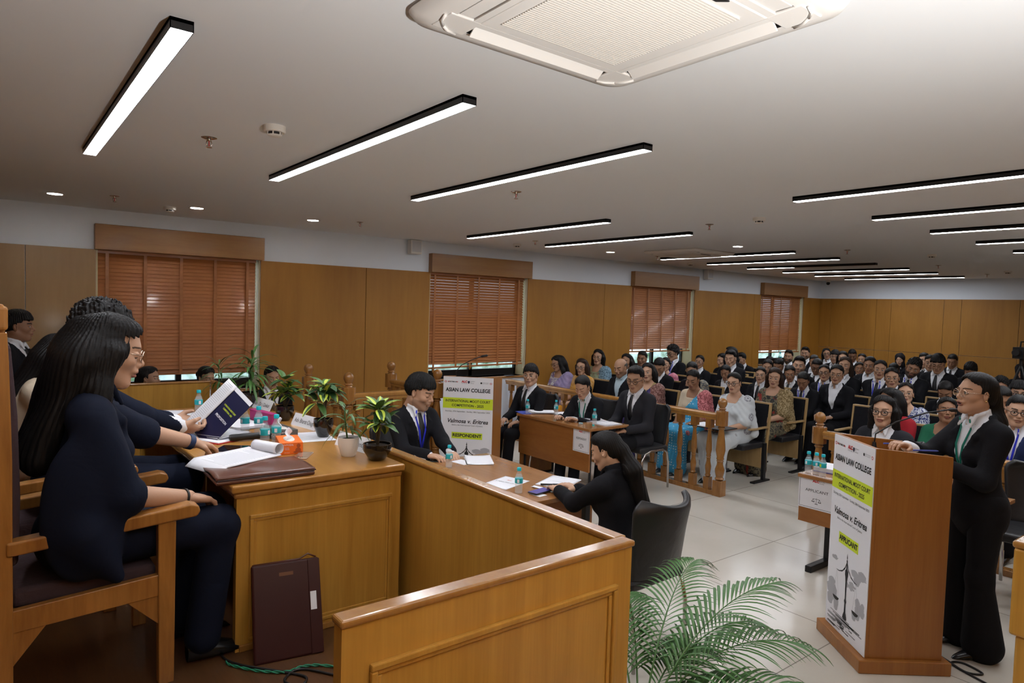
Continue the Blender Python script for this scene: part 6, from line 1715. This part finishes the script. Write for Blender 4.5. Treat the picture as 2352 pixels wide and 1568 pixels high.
S_WHITE = sari('sari_white', (0.56, 0.60, 0.62), (0.11, 0.09, 0.13), 'medal', 5.0)
S_FLOR = sari('sari_floral', (0.035, 0.032, 0.028), (0.18, 0.155, 0.095), 'noise', 22, (0.16, 0.11, 0.04), (0.28, 0.035, 0.025))
S_PURP = sari('sari_purple', (0.028, 0.022, 0.10), (0.05, 0.03, 0.13), 'noise', 6, (0.12, 0.045, 0.035))
S_PINK = sari('sari_pink', (0.40, 0.07, 0.16), (0.55, 0.25, 0.28), 'noise', 34)
S_GREEN = sari('sari_pale_green', (0.34, 0.38, 0.24), (0.30, 0.20, 0.16), 'dots', 12, (0.10, 0.18, 0.24))
S_YEL = sari('kurta_yellow', (0.60, 0.36, 0.16), (0.52, 0.26, 0.05), 'noise', 4)
S_LIL = sari('sari_lilac', (0.28, 0.23, 0.40), (0.34, 0.28, 0.46), 'noise', 7)
S_NB = sari('sari_navy_print', (0.022, 0.035, 0.16), (0.55, 0.58, 0.65), 'noise', 26)
S_GO = sari('sari_green_orange', (0.48, 0.20, 0.08), (0.55, 0.33, 0.16), 'noise', 9, (0.02, 0.15, 0.075))
S_STR = sari('shawl_striped', (0.25, 0.22, 0.16), (0.08, 0.09, 0.10), 'noise', 18)
S_CREAM = sari('dupatta_cream', (0.62, 0.44, 0.34), (0.72, 0.58, 0.44), 'noise', 6)
BL_CRM = cloth('blouse_cream', (0.55, 0.46, 0.34)); BL_GRN = cloth('blouse_green', (0.02, 0.13, 0.07)); BL_VIO = cloth('blouse_violet', (0.12, 0.10, 0.30)); BL_BLK = cloth('blouse_black', (0.02, 0.018, 0.02)); BL_GLD = cloth('blouse_gold', (0.30, 0.24, 0.10))
REDC = cloth('kurta_red', (0.35, 0.02, 0.03)); FLW = sari('blouse_white_floral', (0.62, 0.60, 0.58), (0.22, 0.16, 0.32), 'noise', 14); MAROON = cloth('skirt_mustard', (0.55, 0.25, 0.02))
FAIR = (0.52, 0.31, 0.205); MID = (0.40, 0.225, 0.14); TAN = (0.30, 0.155, 0.09); DEEP = (0.19, 0.095, 0.055)

def local_top(sex, pose, seat, lean, side, hy, hp, hr, hscale, headfwd):
    pz = seat+0.10 if pose == 'sit' else 0.93
    RL = Euler((RAD(side), RAD(lean), 0)).to_matrix()
    neck = RL @ Vector((0.006, 0, 0.555))+Vector((0, 0, pz))
    RH = Euler((0, 0, RAD(hy))).to_matrix() @ Euler((RAD(hr), RAD(hp), 0)).to_matrix()
    hc = neck+Vector((headfwd, 0, 0))+RH @ Vector((0.022, 0, 0.085))
    k = hscale*(0.96 if sex == 'f' else 1.0)
    return hc, hc.z+0.142*k
def cast(top, label, rot=180, z=0.0, **k):
    """person whose crown is at the world point `top`"""
    hc, tz = local_top(k.get('sex', 'm'), k.get('pose', 'sit'), k.get('seat', 0.45), k.get('lean', 0), k.get('side', 0), k.get('hy', 0), k.get('hp', 0), k.get('hr', 0), k.get('hscale', 1.0), k.get('headfwd', 0))
    s = (top[2]-z)/tz; a = RAD(rot)
    ox = s*(hc.x*math.cos(a)-hc.y*math.sin(a)); oy = s*(hc.x*math.sin(a)+hc.y*math.cos(a))
    x, y = top[0]-ox, top[1]-oy
    if 'whands' in k:
        R_ = Matrix.Rotation(-a, 3, 'Z'); k['hands'] = tuple(tuple((R_ @ (Vector(q)-Vector((x, y, z))))/s) for q in k.pop('whands'))
    vc = k.pop('vchair', None)
    vb = k.pop('vback', 0.03); vs = k.pop('vside', 0.0)
    if vc: visitor_chair(x-vb*math.cos(a)-vs*math.sin(a), y-vb*math.sin(a)+vs*math.cos(a), rot, vc)
    person(label, x, y, rot, z=z, scale=s, **k)
    return x, y, s
NEAR = dict(res=0.009, hres=0.0024)
# ---- the judges
WATCH = mat('strap_blue', (0.015, 0.035, 0.10), 0.4)
cast((0.385, 3.12, 1.905), 'person, woman judge in navy jacket and glasses reading in profile', 0, DZ, sex='f', hair='longside', outfit='blazer', jacket=M_NAVY, pants=M_NAVY, glasses='wire', skin=FAIR, eyes='down', lean=4, hp=12, hy=-4,
     whands=((0.93, 3.60, 1.185), (0.66, 3.00, 1.125)), curl=0.75, seat=0.43, tie=False, shirt=M_NAVY, res=0.008, hres=0.002, hscale=1.10, short=True, coat_tail=True, knees=((0.44, 0.10, 0.50), (0.44, -0.10, 0.50)), feet=((0.36, 0.11, 0.085), (0.38, -0.11, 0.085)),
     bands=((0, WATCH, 'watch', 0.012), (1, BLACK, 'wrist_band', 0.004)))
cast((0.45, 3.98, 1.93), 'person, curly haired man judge in navy suit holding the booklet', 0, DZ, sex='m', hair='curly', outfit='suit', jacket=M_NAVY, pants=M_NAVY, skin=FAIR, eyes='down', lean=5, hp=22,
     whands=((0.865, 4.22, 1.245), (0.93, 4.05, 1.205)), palms=((0.3, -0.8, 0.5), (0.2, 0.6, 0.6)), curl=0.7, seat=0.43, res=0.009, hres=0.003, hscale=1.06, cuff=0.78, knees=((0.44, 0.10, 0.49), (0.44, -0.10, 0.49)), feet=((0.36, 0.11, 0.085), (0.38, -0.11, 0.085)), bands=((0, BLACK, 'watch', 0.010),))
cast((0.36, 4.82, 1.735), 'person, long haired woman judge in cream dupatta bending over the desk', 0, DZ, sex='f', hair='long', outfit='sari', drape=S_CREAM, blouse=BL_CRM, skin=FAIR, eyes='down', lean=26, hp=30, hands=((0.50, 0.12, 0.72), (0.50, -0.12, 0.72)), seat=0.43, res=0.010, hres=0.003, hscale=1.08)
cast((0.22, 7.30, 1.82), 'person, young man in black suit standing at the far left by the panelled wall', -20, 0, sex='m', hair='fringe', skin=TAN, pose='stand', hands=((0.05, 0.25, 0.82), (0.05, -0.25, 0.82)), res=0.011, hres=0.003, hy=8)
# ---- students behind the far partition
cast((1.26, 7.40, 1.296), 'person, woman in black with tied hair behind the far partition, nearest the judge', -60, 0, sex='f', hair='pony', skin=MID, hy=30, res=0.012, hres=0.003, tie=False, shirt=REDC, knees=((0.30, 0.10, 0.51), (0.30, -0.10, 0.51)), feet=((0.30, 0.1, 0.085), (0.30, -0.1, 0.085)))
cast((1.79, 7.40, 1.282), 'person, woman with tied hair looking down behind the slender white potted plant', -80, 0, sex='f', hair='bun', skin=MID, hp=14, hy=10, res=0.012, hres=0.003, tie=False)
cast((2.35, 7.05, 1.30), 'person, woman in black half hidden behind the bushy long leaved plant', -90, 0, sex='f', hair='pony', skin=MID, hp=10, res=0.012, hres=0.003, tie='f')
# ---- clerks
cast((2.865, 4.88, 1.40), 'person, male clerk in black suit and blue lanyard looking down at the table', -82, 0, sex='m', hair='fringe', haircol=(0.008, 0.008, 0.008), skin=FAIR, eyes='down', beard=0.35, hp=16, hy=22, lean=3, hscale=1.12,
     lanyard=M_BLUE, whands=((2.94, 4.49, 0.785), (2.74, 4.50, 0.785)), curl=0.6, vchair='black chair under the clerk reading at the far end of the table', **NEAR)
cast((2.99, 2.84, 1.237), 'person, woman clerk in black jacket seen from behind, long dark ponytail', 92, 0, sex='f', hair='loosepony', skin=FAIR, eyes='down', hp=20, hy=22, lean=8, tie=False, shirt=M_SUIT, whands=((2.93, 3.20, 0.785), (3.06, 3.17, 0.785)), hscale=1.04,
     vback=0.12, vside=0.06, vchair='black leather chair with chrome legs behind the foreground partition', **NEAR)
# ---- respondents
cast((5.18, 6.22, 1.31), 'person, young man in round glasses and black suit at the left of the respondents', 186, 0, sex='m', hair='fringe', glasses='wire', skin=FAIR, hy=28, lean=-2, hscale=1.08, res=0.011, hres=0.003, hands=((0.30, 0.12, 0.66), (0.30, -0.12, 0.66)), vchair='black chair under the bespectacled respondent on the left')
cast((5.28, 5.42, 1.25), 'person, woman respondent in black jacket with her head bent over papers', 190, 0, sex='f', hair='pony', skin=FAIR, eyes='down', hp=26, hy=10, lean=16, hscale=1.10, tie=False, lanyard=M_GREEN, res=0.011, hres=0.003, hands=((0.46, 0.12, 0.80), (0.46, -0.12, 0.80)), earring=True, vchair='black chair under the respondent woman bending over papers')
cast((5.66, 4.98, 1.38), 'person, man respondent in black framed glasses reading at the table end', 180, 0, sex='m', hair='quiff', glasses='black', skin=MID, eyes='down', hp=12, hy=22, lean=4, hscale=1.08, jacket=M_SUITC, res=0.010, hres=0.0028, hands=((0.30, 0.10, 0.66), (0.34, -0.10, 0.70)), vchair='black chair under the respondent man at the table end')
# ---- applicants
cast((5.87, 2.45, 1.35), 'person, applicant woman in dark blazer and black framed glasses behind the lectern', 180, 0, sex='f', hair='half', glasses='black', skin=FAIR, hy=8, jacket=M_SUITC, tie=False, hscale=1.08, res=0.010, hres=0.0026, hands=((0.40, 0.14, 0.80), (0.40, -0.14, 0.80)), lean=4, vchair='black chair under the applicant woman with dark framed glasses')
cast((4.57, 1.40, 1.68), 'person, woman in black suit and glasses standing and speaking at the lectern', 143, 0, sex='f', hair='loosepony', glasses='wire', skin=FAIR, mouth='open', pose='stand', hy=0, hp=-4, tie=False, lanyard=M_GREEN, flare=True, lean=3, res=0.008, hres=0.0022,
     whands=((4.33, 1.50, 1.14), (4.29, 1.655, 1.215)), curl=0.6, earring=True, hscale=1.06)
# ---- audience: crown position, then how each one looks
ROWX = [7.0+0.95*k for k in range(9)]
def aud(row, y, z, desc, chair=True, **k):
    rd = random.Random(int(y*1000)+int(row))
    d = dict(sex='m', hair='short', skin=rd.choice((MID, TAN, FAIR, MID)), hy=rd.uniform(8, 30), hp=rd.uniform(-3, 8), hr=rd.uniform(-5, 5), hscale=1.05, res=0.0135, hres=0.004 if row > 2 else 0.0034, lean=rd.choice((-4, 0, 3)))
    d.update(k)
    for kk in ('hy', 'hp', 'hr'): d[kk] = round(d[kk]/4)*4 if kk not in k else d[kk]
    if d['sex'] == 'f' and 'tie' not in k: d['tie'] = rd.choice((False, 'f'))
    if row != int(row): d['knees'] = ((0.36, 0.09, 0.51), (0.36, -0.09, 0.51)); d['feet'] = ((0.22, 0.09, 0.085), (0.22, -0.09, 0.085))
    if d.pop('armsx', 0): d['hands'] = ((0.24, -0.10, 0.80), (0.25, 0.12, 0.76))
    x, yy, s = cast((7.0+0.95*row, y, z), 'person, '+desc, 180, 0, **d)
    w = desc.split()[:9]
    while w[-1].strip(',') in ('the', 'a', 'in', 'of', 'with', 'and', 'by', 'at', 'her', 'his', 'behind', 'over', 'over', 'between', 'to', 'from', 'below', 'just', 'against', 'beside', 'on', 'right', 'near'): w.pop()
    if chair: hall_chair(x+0.02, y, 'black wood-edged hall chair under the '+' '.join(w).rstrip(','))
F = dict(sex='f')
aud(0, 7.75, 1.28, 'lilac sari woman in glasses looking down to her side', **F, hair='long', glasses='black', outfit='sari', drape=S_LIL, blouse=FLW, skin=MID, hy=-12, hp=18, eyes='down')
aud(0, 7.22, 1.27, 'yellow dressed woman with glasses and very long brown hair', **F, hair='half', haircol=(0.03, 0.015, 0.01), glasses='black', outfit='top', jacket=S_YEL, pants=MAROON, skin=FAIR, hy=22, earring=True)
aud(0, 6.44, 1.33, 'bald man in black blazer over a pale blue shirt', hair='bald', beard=0.35, shirt=M_SHIRTB, tie=False, skin=MID, hy=10, hp=14, eyes='down', haircol=(0.06, 0.055, 0.05))
aud(0, 5.94, 1.31, 'purple sari woman with gold border beside the standing rail', **F, hair='half', outfit='sari', drape=S_PURP, blouse=BL_GLD, skin=FAIR, hy=18)
aud(0, 5.21, 1.28, 'blue dotted sari woman looking down behind the balusters', **F, hair='tied', outfit='sari', drape=S_BLUE, blouse=BL_CRM, skin=TAN, hy=14, hp=18, eyes='down', hands=((0.26, 0.10, 0.62), (0.30, -0.06, 0.63)))
aud(0, 4.62, 1.30, 'white sari woman with heavy black glasses and open file', **F, hair='bun', glasses='black', outfit='sari', drape=S_WHITE, blouse=S_WHITE, skin=FAIR, hy=12, hp=4, earring=True, feet=((0.50, 0.10, 0.085), (0.34, -0.10, 0.085)))
aud(1, 4.66, 1.33, 'dark floral sari woman with gold border and long brown hair', **F, hair='half', haircol=(0.03, 0.017, 0.012), outfit='sari', drape=S_FLOR, blouse=S_FLOR, skin=FAIR, hy=20, bindi=True)
aud(1.84, 4.71, 1.24, 'blue lanyard girl bending over her notes', **F, hair='pony', skin=TAN, hy=16, hp=28, lean=10, eyes='down', lanyard=M_BLUE, tie='f', hands=((0.40, 0.06, 0.68), (0.40, -0.06, 0.68)))
aud(0, 2.87, 1.31, 'red kurta woman with curly black hair behind the applicant', **F, hair='long', outfit='top', jacket=REDC, pants=REDC, skin=MID, hy=-30, hp=6)
aud(0, 2.37, 1.28, 'green and orange sari woman staring at the camera', **F, hair='tied', outfit='sari', drape=S_GO, blouse=BL_GRN, skin=TAN, hy=24, bindi=True)
aud(0, 1.83, 1.36, 'round faced man in dark framed glasses and blue jacket', hair='short', glasses='black', jacket=M_BLUEJ, tie=False, skin=FAIR, hy=22, lanyard=M_BLUE)
aud(1, 7.82, 1.36, 'pale green sari woman in glasses, hair loose, by the wall', **F, hair='half', glasses='wire', outfit='sari', drape=S_GREEN, blouse=S_GREEN, skin=FAIR, hy=26, earring=True)
aud(1, 7.19, 1.33, 'black haired woman half hidden behind the bald man', **F, hair='half', skin=MID, hy=14)
aud(1, 6.54, 1.31, 'dark haired student with bowed head between two sari women', hair='short', hp=30, eyes='down', skin=MID)
aud(1, 5.94, 1.30, 'striped shawl woman hidden behind the blue sari', **F, hair='bun', outfit='sari', drape=S_STR, blouse=M_HIJAB, skin=MID, hp=20)
aud(3.45, 7.03, 1.31, 'woman with long hair turned away from the camera', **F, hair='long', skin=FAIR, hy=-25)
aud(2.75, 4.86, 1.306, 'glasses wearing woman with blue lanyard and tie', **F, hair='tied', glasses='black', skin=MID, lanyard=M_BLUE, tie='f', hy=20)
aud(1, 3.10, 1.30, 'navy printed sari woman with glasses and pursed lips', **F, hair='tied', glasses='wire', outfit='sari', drape=S_NB, blouse=S_NB, skin=FAIR, hy=22, hp=-6, earring=True)
aud(1, 2.21, 1.35, 'man with close cropped hair bowing behind the speaker', hair='short', skin=TAN, hp=18, lanyard=M_BLUE, eyes='down')
aud(2, 7.70, 1.32, 'short haired young man in the window corner gazing ahead', hair='short', skin=TAN, hy=24)
aud(2, 7.19, 1.25, 'pink brocade sari woman with round glasses smiling', **F, hair='tied', glasses='wire', outfit='sari', drape=S_PINK, blouse=BL_VIO, skin=FAIR, hy=24)
aud(2, 6.03, 1.22, 'girl resting her chin and looking down at a phone', **F, hair='tied', skin=TAN, hp=18, eyes='down', hands=((0.28, 0.06, 0.85), (0.26, -0.10, 0.64)))
aud(2, 5.44, 1.24, 'girl with big round glasses and black scarf bow', **F, hair='tied', glasses='wire', skin=FAIR, hy=22, tie='f')
aud(2.55, 5.28, 1.263, 'girl showing only her forehead below the bearded man', **F, hair='tied', skin=TAN, hp=14)
aud(2, 4.33, 1.37, 'woman in open collared white shirt and round glasses', **F, hair='bun', glasses='wire', skin=MID, hy=18, tie=False)
aud(2, 3.64, 1.39, 'girl with tied hair and wire glasses, chin up', **F, hair='tied', glasses='wire', skin=MID, hy=22, tie='f')
aud(2, 3.04, 1.28, 'student with centre parted hair looking straight down', **F, hair='tied', skin=TAN, hp=30, eyes='down')
aud(2, 2.33, 1.35, 'young man with fringe and black glasses at the right edge', hair='fringe', glasses='black', skin=MID, hy=22)
aud(3, 7.80, 1.40, 'young man in glasses and blue collar leaning by the third window', hair='curly', glasses='black', skin=MID, hy=-10, lanyard=M_BLUE)
aud(3, 7.21, 1.27, 'small girl in round wire glasses with earrings', **F, hair='tied', glasses='wire', skin=MID, hy=20, earring=True)
aud(3, 6.59, 1.40, 'clean shaven man with swept hair looking down', hair='quiff', skin=FAIR, hy=14, hp=10, eyes='down')
aud(3, 5.91, 1.30, 'student whose forehead shows behind the floral sari woman', **F, hair='tied', skin=MID, hp=10)
aud(3, 5.38, 1.38, 'stern bearded man with high quiff in black suit', hair='quiff', beard=0.6, skin=FAIR, hy=24, tie=False)
aud(3, 4.68, 1.43, 'girl with straight shoulder length hair and bored look', **F, hair='half', haircol=(0.03, 0.018, 0.012), skin=MID, hy=14)
aud(3, 4.19, 1.42, 'girl with crossed arms and blue lanyard', **F, hair='pony', skin=MID, hy=22, lanyard=M_BLUE, tie='f', armsx=1)
aud(3, 2.77, 1.31, 'dark haired person behind the speaker near the right edge', hair='curly', skin=TAN)
aud(4, 7.23, 1.41, 'person with only black hair showing by the panel joint', **F, hair='tied', skin=MID, hy=-40)
aud(4, 6.27, 1.27, 'bowed student turned away in the middle of the hall', hair='short', skin=TAN, hp=28, eyes='down')
aud(4, 5.59, 1.31, 'dark boy in glasses bending his head low', hair='short', glasses='wire', skin=DEEP, hp=22, eyes='down')
aud(4, 4.75, 1.41, 'student with neat hair hidden behind the crossed arms girl', **F, hair='tied', skin=TAN)
aud(4, 4.13, 1.42, 'bearded man tilting his head with a raised hand', hair='curly', beard=0.9, skin=TAN, hr=-16, hp=10, lanyard=M_BLUE, hands=((0.28, 0.06, 0.92), (0.26, -0.10, 0.64)))
aud(5, 7.62, 1.25, 'leaning man with hand at his mouth by the wall', hair='quiff', skin=MID, lean=12, hp=12, hy=-6, hands=((0.30, 0.04, 0.86), (0.26, -0.10, 0.64)))
aud(5, 7.01, 1.23, 'seated girl whose parted hair shows below the bottle', **F, hair='half', skin=MID, hp=14)
aud(5, 6.14, 1.32, 'grey looking head of a listener near the room middle', **F, hair='tied', skin=TAN, haircol=(0.03, 0.03, 0.03), hp=10)
aud(5, 5.33, 1.25, 'young girl with plain tie staring at the camera', **F, hair='tied', skin=TAN, hy=26, tie='f')
aud(5, 4.78, 1.28, 'dark haired figure left of the bearded man', **F, hair='bun', skin=TAN, hp=20)
aud(5, 4.14, 1.47, 'tall man in wire glasses looking at his lap', hair='fringe', glasses='wire', skin=MID, hp=20, eyes='down')
aud(6, 7.17, 1.32, 'full bearded young man near the last window', hair='quiff', beard=0.9, skin=MID, hy=18)
aud(6, 6.08, 1.38, 'smiling girl beside the long haired boy', **F, hair='half', skin=FAIR, hy=16)
aud(6, 5.54, 1.25, 'plain girl with knotted tie seated behind the young girl', **F, hair='tied', skin=TAN, tie='f')
aud(6, 4.59, 1.41, 'man mostly hidden between two suited men', hair='short', skin=MID)
aud(6, 3.99, 1.32, 'person with round black hair just above the speaker', hair='curly', skin=TAN, hp=30)
aud(7, 7.33, 1.36, 'man with trimmed beard and black tie near the corner', hair='quiff', beard=0.8, skin=MID, hy=14)
aud(7, 6.70, 1.34, 'boy with long fringe, glasses and white collar', hair='fringe', glasses='wire', skin=MID, hy=18)
aud(7, 6.16, 1.31, 'girl with neat black hair right of the dark bowing man', **F, hair='tied', skin=MID, hy=12)
aud(7, 5.04, 1.40, 'upright man in black tie below the wall panels', hair='short', skin=FAIR, hy=22)
aud(7, 3.55, 1.32, 'headscarfed girl at the right edge by the tripod', **F, hair='hijab', skin=MID, hy=14)
aud(8, 7.35, 1.33, 'girl in glasses leaning her head by the corner', **F, hair='half', glasses='black', skin=MID, hr=12)
aud(8, 6.79, 1.34, 'dark skinned man with bowed head and red lanyard', hair='short', skin=DEEP, hp=20, eyes='down', lanyard=RED)
aud(8, 5.84, 1.32, 'woman in black hijab against the back wall', **F, hair='hijab', skin=FAIR, hy=14)
aud(8, 4.90, 1.37, 'neat haired man in white collar looking down at far right', hair='short', skin=TAN, hp=18, eyes='down')
# empty chairs that show between people
hall_chair(8.0, 3.55, 'empty black wood-edged chair beside the navy sari woman')
hall_chair(9.9, 3.45, 'empty black wood-edged chair left of the speaking woman')
hall_chair(10.85, 3.55, 'empty black wood-edged chair behind the bowed student row')
# open file on the lap of the woman in white
t = thing('open_file', 'open black file with white pages on the lap of the white sari woman', 'file', (6.62, 4.62, 0.665), RAD(0))
b = MB(); b.box((-0.16, -0.23, 0), (0.14, 0.23, 0.012)); b.build('cover', BLACK, t, bevel=0.003)
b = MB(); b.box((-0.15, 0.01, 0.012), (0.13, 0.22, 0.018)); b.build('pages', PAPER, t)
t = thing('yellow_notepad', 'yellow notepad held by the girl bending over her notes', 'notepad', (8.18, 4.70, 0.66), 0)
b = MB(); b.box((-0.10, -0.09, 0), (0.12, 0.09, 0.012)); b.build('pages', mat('paper_yellow', (0.6, 0.45, 0.15), 0.8), t)
SC.view_layers[0].update()
